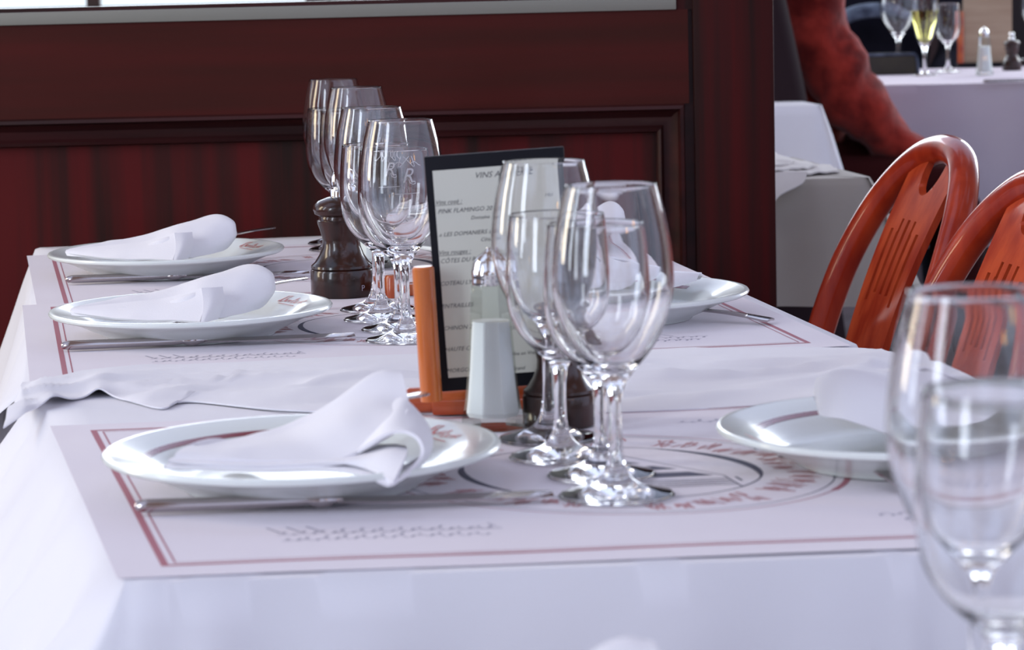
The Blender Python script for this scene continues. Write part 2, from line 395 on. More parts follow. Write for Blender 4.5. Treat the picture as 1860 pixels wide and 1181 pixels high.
# crumpled sheet over the joint between the two tables
def joint_sheet():
    back = [G(x, y, ZT + 0.001) for x, y in ((30, 712), (60, 695), (200, 672), (400, 662), (620, 652), (800, 645), (1100, 640), (1350, 636), (1560, 634), (1640, 650))]
    front = [G(x, y, ZT + 0.003) for x, y in ((5, 760), (95, 733), (186, 716), (290, 738), (345, 726), (520, 742), (760, 748), (1050, 748), (1400, 733), (1700, 716))]
    nu, nv = 150, 26
    b = crom(back, nu); f = crom(front, nu); rows = []
    for j in range(nv):
        t = j / (nv - 1); row = []
        for i in range(nu):
            p = f[i].lerp(b[i], t); s = i / (nu - 1)
            h = 0.006 * noise.noise(Vector((p.x * 8 + 3, p.y * 22, 0.3))) + 0.009 * (0.5 - abs(noise.noise(Vector((p.x * 7 + p.y * 9, p.y * 26 - p.x * 8, 1.7))))) ** 2 * 4 * 0.6 + 0.001
            w_ = math.sin(math.pi * min(1, t * 1.15)) ** 0.5 if t < 0.87 else 0.25
            fr = math.exp(-(t / 0.12) ** 2)
            bump = 0.007 * math.exp(-((s - 0.115) / 0.03) ** 2) + 0.006 * math.exp(-((s - 0.215) / 0.022) ** 2) + 0.006 * math.exp(-((s - 0.93) / 0.03) ** 2)
            p.z = ZT + 0.002 + max(0, h) * w_ + bump * (0.35 + 0.65 * fr) * (1 if t < 0.75 else (1 - t) * 4)
            if s < 0.05: p.z -= 0.006 * (1 - s / 0.05)
            row.append(p)
        rows.append(row)
    bm = NB(); skin_grid(bm, rows, 0.0012)
    return fin('cloth_overlap', bm, M['cloth'], ang=70)
tag(joint_sheet(), 'rumpled white cloth sheet laid across the joint between the two tables', 'cloth')

# foreground table just below the frame
ff = [Vector((-0.45, 0.72, ZT)), Vector((0.55, 0.72, ZT)), Vector((0.55, 1.385, ZT)), Vector((-0.45, 1.385, ZT))]
table('dining_table', 'cloth-covered table in the foreground below the blurred glasses', (ff[0] + ff[2]) / 2, 0.96, 0.62, 0)
bm = drape(ff, ZT, lambda k, s: 0.3, flare=0.01, amp=0.005, freq=8, sides=(1, 1, 1, 1), cornflare=0.02, rad=0.02)
tag(fin('tablecloth', bm, M['cloth'], ang=80), 'white cloth under the blurred foreground glasses at the bottom edge', 'tablecloth')

# ------------------------------------------------------------------ placemats
FWm, FHm = 0.641, 0.50
def strip(bm, pts, wd, z=0, closed=False):
    """flat ribbon along 2-D metric points"""
    n = len(pts); vs = []
    for i, p in enumerate(pts):
        a = pts[i - 1] if (i or closed) else pts[i]; b = pts[(i + 1) % n] if (i < n - 1 or closed) else pts[i]
        d = Vector((b[0] - a[0], b[1] - a[1])); d = d.normalized() if d.length > 1e-9 else Vector((1, 0))
        nn = Vector((-d.y, d.x)) * wd / 2
        vs.append((bm.verts.new((p[0] + nn.x, p[1] + nn.y, z)), bm.verts.new((p[0] - nn.x, p[1] - nn.y, z))))
    for i in range(n - 1 + (1 if closed else 0)):
        a, b = vs[i], vs[(i + 1) % n]; bm.faces.new((a[0], a[1], b[1], b[0]))
def squiggle(x0, y0, x1, y1, h, rnd, loops=10, slant=0.4):
    pts = []; n = loops * 7; L = math.hypot(x1 - x0, y1 - y0); dx, dy = (x1 - x0) / L, (y1 - y0) / L
    amp = [rnd.uniform(0.35, 1) for _ in range(loops + 1)]
    for i in range(n + 1):
        t = i / n; k = min(int(t * loops), loops - 1); ph = t * loops * 2 * math.pi
        a = amp[k]; s = t * L + 0.35 * (L / loops) * math.sin(ph) ; v = h * a * (0.5 - 0.5 * math.cos(ph)); s += v * slant
        v += h * 0.35 * math.sin(t * 23 + k * 2.2) ; pts.append((x0 + dx * s - dy * v, y0 + dy * s + dx * v))
    return pts
def mat_print(place):
    """returns list of (name, bmesh, material) in metric frame coordinates; place(x,y,z)->Vector"""
    rnd = random.Random(4); out = []
    def rect(bm, ins, wd):
        for a, b in (((ins, ins), (FWm - ins, ins)), ((FWm - ins, ins), (FWm - ins, FHm - ins)), ((FWm - ins, FHm - ins), (ins, FHm - ins)), ((ins, FHm - ins), (ins, ins))):
            dx, dy = b[0] - a[0], b[1] - a[1]; L = math.hypot(dx, dy); e = wd / 2
            a = (a[0] - dx / L * e, a[1] - dy / L * e); b = (b[0] + dx / L * e, b[1] + dy / L * e)
            strip(bm, [(a[0] + (b[0] - a[0]) * k / 12, a[1] + (b[1] - a[1]) * k / 12) for k in range(13)], wd)
    bm = NB(); rect(bm, 0, 0.0045); out.append(('border', bm, M['print_red']))
    bm = NB(); rect(bm, 0.0065, 0.0012); out.append(('inner_border', bm, M['print_red']))
    cx, cy = FWm / 2, FHm / 2
    def circ(r, n=90, a0=0, a1=2 * math.pi, ex=1.0): return [(cx + r * ex * math.cos(a0 + (a1 - a0) * i / n), cy + r * math.sin(a0 + (a1 - a0) * i / n)) for i in range(n + (0 if abs(a1 - a0 - 2 * math.pi) < 1e-6 else 1))]
    bm = NB(); strip(bm, circ(0.152), 0.0012, closed=True); strip(bm, circ(0.152, 24, R(-38), R(14)), 0.004, z=1e-5); out.append(('outer_ring', bm, M['print_red']))
    bm = NB(); strip(bm, circ(0.144), 0.0009, closed=True); strip(bm, circ(0.144, 24, R(-20), R(30)), 0.003, z=1e-5)
    strip(bm, circ(0.098), 0.0014, closed=True); 
    # tapering crescent inside ring
    for k in range(30):
        a0, a1 = R(-24 + k * 2.8), R(-24 + (k + 1) * 2.8); w_ = 0.008 * math.sin(math.pi * (k + 1) / 31)
        strip(bm, [(cx + (0.098 - w_ / 2) * math.cos(a), cy + (0.098 - w_ / 2) * math.sin(a)) for a in (a0, a1)], w_, z=1.2e-5)
    for k in range(24):
        a0, a1 = R(150 + k * 3), R(150 + (k + 1) * 3); w_ = 0.005 * math.sin(math.pi * (k + 1) / 25)
        strip(bm, [(cx + (0.098 - w_ / 2) * math.cos(a), cy + (0.098 - w_ / 2) * math.sin(a)) for a in (a0, a1)], w_, z=1.2e-5)
    # building facade inside: roof slabs and cornice lines
    def quad(x0, y0, x1, y1, sk=0.0): bm.faces.new([bm.verts.new((cx + a, cy + b, 1e-5)) for a, b in ((x0, y0), (x1, y0), (x1 - sk, y1), (x0 + sk * 0.3, y1))])
    quad(-0.02, -0.028, 0.062, -0.012, 0.012); quad(-0.02, 0.0, 0.045, 0.014, 0.012); quad(-0.02, 0.026, 0.028, 0.036, 0.01)
    for k in range(4): strip(bm, [(cx - 0.03, cy - 0.040 - k * 0.007), (cx + 0.068, cy - 0.040 - k * 0.007)], 0.0016)
    strip(bm, [(cx + 0.068, cy - 0.072), (cx + 0.068, cy - 0.030), (cx + 0.022, cy + 0.062)], 0.0012)
    strip(bm, [(cx + 0.074, cy - 0.05), (cx + 0.074, cy - 0.036)], 0.0018)
    out.append(('emblem_drawing', bm, M['print_dark']))
    # red ornamental lettering between rings
    bm = NB()
    for k in range(46):
        a = 2 * math.pi * k / 46 + 0.05
        if rnd.random() < 0.12: continue
        for q in range(3):
            r_ = rnd.uniform(0.112, 0.131); da = rnd.uniform(0.04, 0.12)
            pts = [(cx + (r_ + 0.008 * math.sin(j * 1.9 + k * 2 + q)) * math.cos(a + da * (j / 5 - 0.5)), cy + (r_ + 0.008 * math.sin(j * 1.9 + k * 2 + q)) * math.sin(a + da * (j / 5 - 0.5))) for j in range(6)]
            strip(bm, pts, rnd.uniform(0.0010, 0.0024), z=1e-5 * (q + 1))
    out.append(('ring_lettering', bm, M['print_pink']))
    # grey handwriting lines near the front left and the back right
    bm = NB()
    for (x0, y0, x1, y1) in ((0.075, 0.075, 0.205, 0.075), (0.075, 0.056, 0.20, 0.056), (0.57, 0.075, 0.44, 0.075), (0.56, 0.058, 0.45, 0.058), (0.42, 0.44, 0.56, 0.44)):
        bm = NB(); strip(bm, squiggle(x0, y0, x1, y1, 0.010, rnd, 22), 0.0008); out.append(('small_writing', bm, M['print_grey']))
    bm = NB()
    strip(bm, [(0.11, 0.074), (0.21, 0.072), (0.205, 0.09)], 0.0012); out.append(('pen_line', bm, M['print_grey'])); bm = NB()
    for k in range(3): strip(bm, [(0.072 + k * 0.012, 0.100), (0.078 + k * 0.012, 0.082)], 0.0018)
    out.append(('pen_strokes', bm, M['print_grey'])); bm = NB()
    for k in range(3): strip(bm, [(0.50 + k * 0.014, 0.10), (0.512 + k * 0.014, 0.082)], 0.0012)
    out.append(('pen_strokes', bm, M['print_grey']))
    return out
def placemat(BL, TL, BR, TR, z, label, margin=(0.030, 0.030), wave=0.0012, seed=0):
    def P(x, y, dz=0):
        u, v = x / FWm, y / FHm
        p = (BL * (1 - u) + BR * u) * (1 - v) + (TL * (1 - u) + TR * u) * v
        h = wave * (0.5 + 0.5 * noise.noise(Vector((p.x * 7 + seed, p.y * 7, seed))))
        return Vector((p.x, p.y, z + h + dz))
    t = P(FWm / 2, FHm / 2)
    root = empty('placemat', (t.x, t.y, z), 0, label, 'placemat')
    org = Vector((t.x, t.y, z)); mx, my = margin
    rows = [[P(-mx + (FWm + 2 * mx) * i / 50, -my + (FHm + 2 * my) * j / 36) - org for i in range(51)] for j in range(37)]
    bm = NB(); skin_grid(bm, rows, 0.0003); fin('paper_sheet', bm, M['paper'], root, ang=60)
    for nm, b, mt in mat_print(None):
        for v in b.verts: v.co = P(v.co.x, v.co.y, 0.00012 + v.co.z * 3) - org
        fin(nm, b, mt, root, smooth=False)
    return root
# front mat
q1 = [G(300, 1030), G(170, 785)]
nBRr = q1[0] + rdir * FWm; nTRr = q1[1] + Vector((math.cos(0.075), math.sin(0.075), 0)) * FWm
placemat(q1[0], q1[1], nBRr, nTRr, ZT + 0.0004, 'printed paper placemat in front, nearest the camera, under the large sharp round emblem', wave=0.0015, seed=3)
# middle
b2 = G(119, 686); t2 = b2 + (G(96.5, 564.6) - b2).normalized() * 0.50; g2 = (G(1480, 626) - G(119, 686)).normalized()
placemat(b2, t2, b2 + g2 * FWm, t2 + g2 * FWm, ZT + 0.0012, 'printed paper placemat between the rumpled cloth and the farthest mat', seed=5)
b3 = G(121, 554); t3 = b3 + eE * 0.492
placemat(b3, t3, b3 + gE * FWm, t3 + gE * FWm, ZT + 0.0004, 'printed paper placemat farthest back, touching the partition', wave=0.001, seed=8)

# ------------------------------------------------------------------ plates
PP = [(0, .0035), (.068, .0035), (.0715, .0), (.0770, .0), (.0785, .0022), (.090, .0075), (.104, .0142), (.118, .0195), (.1275, .0215), (.1300, .0228), (.1306, .0245), (.1296, .0262), (.1275, .0268), (.1250, .0262),
      (.116, .0232), (.105, .0195), (.096, .0150), (.088, .0095), (.080, .0068), (.070, .0060), (0, .0060)]
RIM = 0.025
def inner_z(r):
    q = [(p[0], p[1]) for p in PP[13:]]
    for a, b in zip(q, q[1:]):
        if b[0] <= r <= a[0]: return a[1] + (b[1] - a[1]) * (a[0] - r) / (a[0] - b[0])
    return .006
def plate_mesh():
    bm = NB(); return lathe(bm, PP, 96)
plate_src = None
def plate(c, label, a0, a1, atext, group=None, scr=True):
    """band from angle a0 to a1 (deg), script at atext"""
    root = empty('dinner_plate', (c.x, c.y, c.z), 0, label, 'plate')
    global plate_src
    if plate_src is None: plate_src = fin('plate_body', plate_mesh(), M['china'], root)
    else:
        o = plate_src.copy(); COL.objects.link(o); o.parent = root
    bm = NB(); n = 60; rows = []
    for r in (.1020, .1045, .1070):
        rows.append([Vector((r * math.cos(R(a0 + (a1 - a0) * i / n)), r * math.sin(R(a0 + (a1 - a0) * i / n)), inner_z(r) + 0.00025)) for i in range(n + 1)])
    skin_grid(bm, rows); bmesh.ops.recalc_face_normals(bm, faces=bm.faces); fin('red_band', bm, M['band'], root)
    if scr:
        bm = NB(); rnd = random.Random(int(atext * 7) + 3)
        sq = squiggle(0, 0, 0.040, 0, 0.007, rnd, 9) ; strip(bm, sq, 0.0011)
        strip(bm, [(0.001, -0.002), (0.004, 0.010), (0.009, 0.011), (0.007, 0.005), (0.012, -0.001)], 0.0016)
        strip(bm, [(0.004, -0.004), (0.036, -0.005)], 0.0006)
        for v in bm.verts:
            a = R(atext) - (v.co.x - 0.02) / 0.112; r = 0.108 + v.co.y
            v.co = Vector((r * math.cos(a), r * math.sin(a), inner_z(r) + 0.0003))
        fin('red_script', bm, M['script'], root, smooth=False)
    return root
ZM = ZT + 0.0022
def pc(x, y): 
    p = G(x, y, ZM + RIM); return Vector((p.x, p.y, ZM))
P1 = pc(549, 812); P2 = pc(347, 559); P3 = pc(302, 455)
P4 = pc(1656, 769); P5 = pc(1108, 530); P6 = pc(950, 434)
P0 = Vector((-0.012, 1.121, ZM - 0.0015))
plate(P1, 'white plate with red band under the big pointed napkin, front left', 70, 182, 34)
plate(P2, 'white plate with red band on the left, beside the sharp brown pepper mill', 62, 175, 36)
plate(P3, 'white plate with red band at the back left corner, touching the dark panel', 56, 172, 36)
plate(P4, 'white plate with red band at the right, behind the blurred foreground glasses', 40, 163, 196)
plate(P5, 'white plate whose red band ends squarely, sticking out right of the clustered glasses', 42, 140, 200)
plate(P6, 'white plate at the back right, mostly hidden behind menu and glasses', 40, 150, 200, scr=False)
plate(P0, 'white plate on the foreground table, cut off by the bottom edge', 60, 180, 30)

# ------------------------------------------------------------------ napkins
def napkin_a():
    bm = NB(); w = 0.0012
    # big upper flap: from front fold over the ridge and down the back
    loft(bm, [[(-.075, -.080, .006), (-.03, -.083, .0055), (.02, -.082, .004), (.045, -.075, .010), (.066, -.064, .0205)],
              [(-.074, -.075, .010), (-.04, -.066, .010), (0, -.055, .012), (.035, -.045, .022), (.071, -.040, .026)],
              [(-.070, -.060, .011), (-.045, -.030, .0095), (-.005, -.012, .0125), (.035, .0, .030), (.071, -.010, .029)],
              [(-.062, -.048, .010), (-.030, -.005, .0075), (.010, .012, .020), (.048, .022, .0435), (.0655, .018, .0435)],
              [(-.055, -.035, .004), (-.020, .015, .002), (.015, .030, .010), (.048, .040, .030), (.064, .034, .034)],
              [(-.050, -.030, -.004), (-.015, .022, -.008), (.020, .045, -.004), (.050, .060, .004), (.070, .045, .008)]], 40, 26, 0.0022, w, 1)
    # right lobe curling round and falling to a tip over the rim
    loft(bm, [[(.040, -.078, .0085), (.058, -.080, .0190), (.070, -.082, .0215), (.0795, -.086, .017), (.0825, -.092, .008), (.076, -.104, .0005), (.064, -.128, -.003)],
              [(.048, -.060, .016), (.062, -.062, .024), (.076, -.060, .022), (.0855, -.060, .014), (.0870, -.062, .005), (.081, -.085, -.001), (.069, -.118, -.004)],
              [(.062, .0, .031), (.070, -.012, .030), (.079, -.020, .022), (.0855, -.025, .012), (.0860, -.030, .003), (.080, -.045, -.003), (.066, -.080, -.005)]], 34, 12, 0.0022, 0.0006, 3)
    # lower layers showing at the front as thick folds
    loft(bm, [[(-.076, -.084, .0050), (-.045, -.090, .0035), (0, -.092, .0025), (.035, -.094, .0030), (.052, -.108, .0005), (.0640, -.1285, -.0030)],
              [(-.078, -.082, .0065), (-.045, -.084, .0048), (0, -.086, .0035), (.040, -.088, .0055), (.060, -.092, .0100), (.072, -.096, .0090)],
              [(-.070, -.060, .0060), (-.04, -.04, .0040), (0, -.03, .003), (.04, -.03, .004), (.06, -.04, .006), (.07, -.05, .006)]], 34, 8, 0.0024, 0.0004, 5)
    loft(bm, [[(-.077, -.086, .0010), (-.02, -.093, -.0008), (.030, -.098, -.0012), (.060, -.124, -.0050)],
              [(-.080, -.083, .0035), (-.02, -.090, .0012), (.030, -.094, .0010), (.066, -.118, -.0040)],
              [(-.065, -.05, .001), (-.02, -.03, -.002), (.03, -.02, -.002), (.066, -.05, -.003)]], 30, 6, 0.0022, 0.0003, 6)
    return bm
def napkin_b():
    bm = NB()
    loft(bm, [[(-.102, -.062, .002), (-.06, -.080, -.001), (-.02, -.086, -.002), (.02, -.080, -.002), (.048, -.045, -.003), (.066, -.018, -.001), (.0745, .002, .008)],
              [(-.104, -.060, .006), (-.06, -.068, .008), (-.02, -.070, .012), (.015, -.066, .020), (.048, -.040, .008), (.071, -.018, .008), (.0765, .001, .012)],
              [(-.103, -.056, .0070), (-.06, -.050, .0055), (-.025, -.046, .0060), (.012, -.040, .0145), (.048, -.022, .020), (.075, -.010, .017), (.0775, .002, .014)],
              [(-.100, -.050, .0085), (-.065, -.028, .0125), (-.03, -.012, .0160), (.015, -.004, .0275), (.050, .005, .034), (.074, .0, .029), (.0775, .005, .017)],
              [(-.098, -.046, .006), (-.06, -.005, .006), (-.02, .020, .007), (.020, .025, .022), (.052, .025, .033), (.073, .015, .027), (.0765, .008, .016)],
              [(-.096, -.044, .002), (-.055, .0, -.004), (-.015, .030, -.006), (.025, .045, -.003), (.055, .045, .006), (.072, .030, .006), (.0755, .010, .010)]], 52, 26, 0.0022, 0.0016, 9)
    # pleated front fold: leaf opening to the right with a crisp tip
    loft(bm, [[(-.100, -.064, .004), (-.05, -.088, .000), (-.01, -.098, -.0005), (.018, -.106, -.0015)],
              [(-.103, -.061, .0072), (-.055, -.074, .0065), (-.015, -.080, .0085), (.020, -.086, .010)],
              [(-.102, -.058, .0080), (-.060, -.060, .0115), (-.020, -.062, .0150), (.016, -.064, .0235)]], 30, 8, 0.002, 0.0007, 12)
    loft(bm, [[(.016, -.064, .0240), (.0195, -.085, .011), (.019, -.108, -.0015)],
              [(.025, -.060, .0235), (.028, -.080, .012), (.0235, -.106, -.0020)],
              [(.034, -.050, .0230), (.036, -.062, .010), (.032, -.080, -.0030)]], 14, 8, 0.002, 0.0, 13)
    return bm
def napkin(c, bmf, label, rz=0, dx=0, dy=0):
    o = fin('napkin', bmf(), M['napkin'], ang=60, loc=(c.x + dx, c.y + dy, c.z + RIM + 0.0015), rz=rz)
    return tag(o, label, 'napkin')
napkin(P1, napkin_a, 'folded white napkin with a tall point and a tip hanging over the front left plate')
napkin(P2, napkin_b, 'folded white napkin on the middle left plate, left of the brown pepper mill', dx=0.001)
napkin(P3, napkin_b, 'folded white napkin on the back left plate against the dark panel', dx=0.001)
napkin(P4, napkin_b, 'folded white napkin on the right-hand plate behind the blurred foreground glasses', rz=R(172), dx=0.014, dy=0.01)
napkin(P5, napkin_b, 'folded white napkin on the middle right plate, just right of the clustered glasses', rz=R(182), dx=-0.01)
napkin(P6, napkin_b, 'folded white napkin on the back right plate, seen above the small front glass', dx=0.045, dy=0.01)
napkin(P0, napkin_a, 'folded white napkin whose tip just pokes above the bottom edge')

# ------------------------------------------------------------------ cutlery
def knife_parts(root):
    bm = NB()
    xs_ = [0, .002, .008, .03, .06, .09, .104, .108, .111, .116, .121, .125, .130]
    rr = [.0022, .0042, .0054, .0053, .0050, .0046, .0043, .0034, .0050, .0062, .0052, .0032, .0024]
    tube(bm, [(x, 0, 0.0052) for x in xs_], rr, 16, hint=Vector((0, 1, 0)), flat=0.82); fin('handle', bm, M['steel'], root)
    bm = NB(); rows = []
    for k in range(19):
        x = .127 + (.262 - .127) * k / 18; t = k / 18
        w_ = .0045 + .006 * min(1, t * 3.5) if t < .8 else .0105 * math.sqrt(max(0.02, 1 - ((t - .8) / .2) ** 2))
        rows.append([Vector((x, -w_ + 0.0015, .0030)), Vector((x, 0, .0044)), Vector((x, .0038 if t < .95 else .002, .0046))])
    skin_grid(bm, rows, .0014); fin('blade', bm, M['steel'], root)
def fork_parts(root):
    bm = NB(); rows = []
    def zc(x): return .003 + .008 * math.sin(math.pi * min(1, x / .145)) * 0.8 + (0.0 if x < .14 else -.004 * math.sin(math.pi * (x - .14) / .06))
    for k in range(30):
        x = .150 * k / 29; t = k / 29
        w_ = .0032 + .0062 * (1 - t) ** 2.5 if t < .8 else .0037 + .009 * ((t - .8) / .2) ** 2
        if k == 0: w_ = .0075
        rows.append([Vector((x, -w_, zc(x))), Vector((x, 0, zc(x) + .0008)), Vector((x, w_, zc(x)))])
    skin_grid(bm, rows, .0018); hd = fin('handle', bm, M['steel'], root)
    for q in range(4):
        y = -.0102 + q * .0068; bm = NB()
        tube(bm, [(.149 + .052 * k / 8, y * (1 + .05 * k / 8), zc(.15) + .0005 - .005 * math.sin(math.pi * k / 8 * .9)) for k in range(9)], [.0014] * 7 + [.0010, .0004], 6, flat=1); fin('tine', bm, M['steel'], hd)
def place_knife(x0, y0, x1, y1, label):
    a, b = G(x0, y0), G(x1, y1); root = empty('table_knife', (a.x, a.y, ZM), math.atan2(b.y - a.y, b.x - a.x), label, 'knife')
    knife_parts(root); return root
place_knife(246, 941, 1010, 915, 'steel table knife in front of the large front left plate')
place_knife(112, 643, 620, 622, 'steel table knife in front of the middle left plate')
place_knife(120, 520, 560, 505, 'steel table knife in front of the back left plate')
a = P4 + Vector((0.185, 0.125, 0)); root = empty('table_knife', (a.x, a.y, ZM), math.atan2(-0.01, -1), 'steel table knife behind the right-hand plate, only its dark blade tip showing', 'knife'); knife_parts(root)
def fork_at(p, q, label):
    """p handle end, q towards the tines"""
    d = q - p; root = empty('table_fork', p, 0, label, 'fork')
    root.rotation_euler = d.to_track_quat('X', 'Z').to_euler(); fork_parts(root); return root
for P_, en, lb in ((P1, (.079, .100, .0405), 'steel fork tucked under the front left napkin, handle tip by the orange post'), (P2, (.100, .095, .0365), 'steel fork under the middle left napkin, handle tip beside the pepper mill'), (P3, (.112, .095, .0360), 'steel fork under the back left napkin, handle tip against the dark panel')):
    fork_at(P_ + Vector(en), P_ + Vector(en) - Vector((.134, .088, .031)), lb).scale = (.8, .8, .8)
fork_at(V2(G(1655, 901), ZM), V2(G(1432, 828), ZM), 'steel fork lying at an angle in front of the right-hand plate')
fork_at(V2(G(1400, 594), ZM), V2(G(1180, 583), ZM), 'steel fork in front of the middle right plate, its handle on the mat border')

# ------------------------------------------------------------------ wine glasses
BIG = [(0, .0004), (.034, .0004), (.0355, .0010), (.0357, .0018), (.034, .0026), (.024, .0050), (.013, .0095), (.0075, .0165), (.0048, .027), (.0040, .040), (.0041, .060), (.0052, .069), (.0085, .0765), (.0145, .0845), (.0225, .0945), (.0302, .1075), (.0358, .1235), (.0384, .140), (.0378, .157), (.0350, .177), (.0318, .192), (.0290, .2030),
       (.0286, .2036), (.0281, .2030), (.0308, .192), (.0340, .177), (.0367, .157), (.0372, .140), (.0346, .1245), (.0290, .1095), (.0212, .0970), (.0132, .0885), (.006, .0845), (0, .0835)]
SML = [(0, .0004), (.033, .0004), (.0345, .0010), (.0347, .0018), (.033, .0026), (.023, .0050), (.0125, .0092), (.0072, .0155), (.0048, .024), (.0041, .036), (.0042, .052), (.0054, .062), (.0090, .069), (.0160, .0755), (.0250, .085), (.0318, .0965), (.0346, .109), (.0355, .122), (.0351, .138), (.0339, .155), (.0322, .1700),
       (.0318, .1706), (.0312, .1700), (.0328, .155), (.0339, .138), (.0343, .122), (.0334, .1095), (.0306, .0980), (.0238, .0868), (.0148, .0782), (.006, .0742), (0, .0735)]
BIG = [(r, z * .970) for r, z in BIG]; SML = [(r, z * .976) for r, z in SML]
def dense(p, n=3):
    q = crom([(a, 0, b) for a, b in p], (len(p) - 1) * n + 1); return [(max(0, v.x), v.z) for v in q]
bigM = NB(); lathe(bigM, dense(BIG), 72)
smlM = NB(); lathe(smlM, dense(SML), 72)
glass_src = {}
def wineglass(kind, p, label, group=None):
    """one blown piece with foot, stem and bowl"""
    if kind not in glass_src:
        o = fin('wine_glass' if kind == 'big' else 'water_glass', bigM if kind == 'big' else smlM, M['glass'], ang=75); glass_src[kind] = o
    else:
        o = glass_src[kind].copy(); COL.objects.link(o)
    o.location = p; return tag(o, label, 'glass', group)
def foot_at(x, y, yy, z=ZM):
    """foot centre: horizontal place from the rim's picture column, depth along the table"""
    p = D(x, y, yy); return Vector((p.x, yy, z))
wineglass('big', foot_at(987, 292, 2.045), 'tall clear wine glass in front of the menu, its rim highest of the front four')
wineglass('big', foot_at(1109, 327, 1.822), 'tall clear wine glass nearest, right-hand in the front cluster')
wineglass('small', foot_at(1010, 388, 1.970), 'shorter clear glass between the menu and the nearest tall glass, left of its twin')
wineglass('small', foot_at(1083, 400, 1.896), 'shorter clear glass tucked behind the nearest tall glass')
wineglass('big', foot_at(675, 194, 2.835), 'tall clear glass of the middle mat, left of its twin behind the pepper mill')
wineglass('big', foot_at(727, 215, 2.603), 'tall clear glass of the middle mat, beside the top left corner of the menu')
gc = wineglass('small', foot_at(683, 262, 2.757), 'shorter engraved glass of the middle mat, left one')
gd = wineglass('small', foot_at(717, 266, 2.680), 'shorter engraved glass of the middle mat, touching the menu edge')
wineglass('big', foot_at(605, 143, 3.515), 'tall clear glass farthest left, topmost rim above the pepper mill')
wineglass('big', foot_at(647, 158, 3.283), 'tall clear glass of the back mat, second rim from the top')
wineglass('small', foot_at(608, 197, 3.438), 'shorter clear glass of the back mat, left, above the pepper mill knob')
wineglass('small', foot_at(634, 204, 3.361), 'shorter clear glass of the back mat, right')
wineglass('big', foot_at(1772, 525, 1.228, ZM - 0.0015), 'large blurred wine glass in the right foreground')
wineglass('small', foot_at(1822, 692, 1.152, ZM - 0.0015), 'shorter blurred glass behind the large one, cut by the right edge')
# engraved monogram on the two middle short glasses
def mono_mesh():
    cu = bpy.data.curves.new('m', 'FONT'); cu.body = 'R'; cu.size = 0.019; cu.shear = 0.35; cu.align_x = 'CENTER'
    o = bpy.data.objects.new('m', cu); COL.objects.link(o); bpy.context.view_layer.update()
    me = bpy.data.meshes.new_from_object(o.evaluated_get(bpy.context.evaluated_depsgraph_get())); bpy.data.objects.remove(o)
    bm = NB(); bm.from_mesh(me)
    bmesh.ops.delete(bm, geom=[v for v in bm.verts if not v.link_faces], context='VERTS')
    for s in (1, -1):
        strip(bm, [(s * (0.005 + 0.008 * math.sin(t * 0.7) * (t / 7)), 0.019 + 0.005 * math.cos(t * 0.9)) for t in range(9)], 0.0007)
        strip(bm, [(s * (0.004 + 0.0022 * t), 0.017 + 0.002 * math.sin(t)) for t in range(6)], 0.0006)
    strip(bm, [(0.005 + 0.0035 * math.sin(t), 0.0 + 0.0015 * t * 0.5 - 0.0015 + .0025 * math.cos(t)) for t in range(6)], 0.0008)
    strip(bm, [(-0.012 + 0.0024 * t, -0.010) for t in range(11)], 0.0005)
    bmesh.ops.triangulate(bm, faces=bm.faces)
    q = [(a, b) for a, b in SML[:21]]
    for v in bm.verts:
        z = 0.138 + v.co.y; r = .0356
        for (ra, za), (rb, zb) in zip(q, q[1:]):
            if za <= z <= zb and za > .06: r = ra + (rb - ra) * (z - za) / (zb - za)
        a = R(-70) + v.co.x / r; r += .0003
        v.co = Vector((r * math.cos(a), r * math.sin(a), z))
    return bm
for g_ in (gc, gd): fin('engraved_monogram', mono_mesh(), M['frost'], g_, smooth=False)

# ------------------------------------------------------------------ pepper mills
def mill(p, label, s=1.0):
    root = empty('pepper_mill', p, 0, label, 'pepper mill')
    prof = [(0, 0), (.0295, 0), (.0305, .002), (.0305, .024), (.0298, .026), (.0285, .0268), (.0298, .0278), (.0295, .030), (.026, .033), (.0215, .040), (.0185, .048), (.0180, .055), (.0198, .063), (.0222, .070), (.0225, .0730), (.0200, .0738), (0, .0738)]
    bm = NB(); lathe(bm, [(r * s, z * s) for r, z in prof], 48); fin('body', bm, M['mill'], root)
    cap = [(0, .0742), (.0205, .0742), (.0210, .0785), (.0205, .0795), (.0245, .0815), (.0262, .0860), (.0255, .0900), (.021, .0945), (.013, .0975), (.0095, .0985), (0, .0985)]
    bm = NB(); lathe(bm, [(r * s, z * s * .975) for r, z in cap], 48); c = fin('cap', bm, M['mill'], root)
    bm = NB(); lathe(bm, [(r * s, z * s) for r, z in [(0, .094), (.0095, .094), (.0098, .1010), (.0090, .1025), (.0068, .1030), (.0066, .1045), (.0082, .1055), (.0086, .1100), (.0080, .1150), (.0055, .1190), (0, .1205)]], 32); fin('steel_knob', bm, M['chrome'], c)
    return root
pmc = G(620, 547); m1 = mill(V2(pmc, ZM) + Vector((0, 0.030, 0)), 'dark brown pepper mill with steel knob beside the middle plate', 1.06)
cu = bpy.data.curves.new('p', 'FONT'); cu.body = 'P'; cu.size = 0.0085; cu.align_x = 'CENTER'
o = bpy.data.objects.new('p', cu); COL.objects.link(o); bpy.context.view_layer.update()
me = bpy.data.meshes.new_from_object(o.evaluated_get(bpy.context.evaluated_depsgraph_get())); bpy.data.objects.remove(o)
bm = NB(); bm.from_mesh(me); bmesh.ops.triangulate(bm, faces=bm.faces)
for v in bm.verts:
    a = R(-90) + R(43) + v.co.x / .030; r = .0305 * 1.06 + .0002; v.co = Vector((r * math.cos(a), r * math.sin(a), .007 + v.co.y))
fin('letter', bm, M['print_grey'], m1, smooth=False)
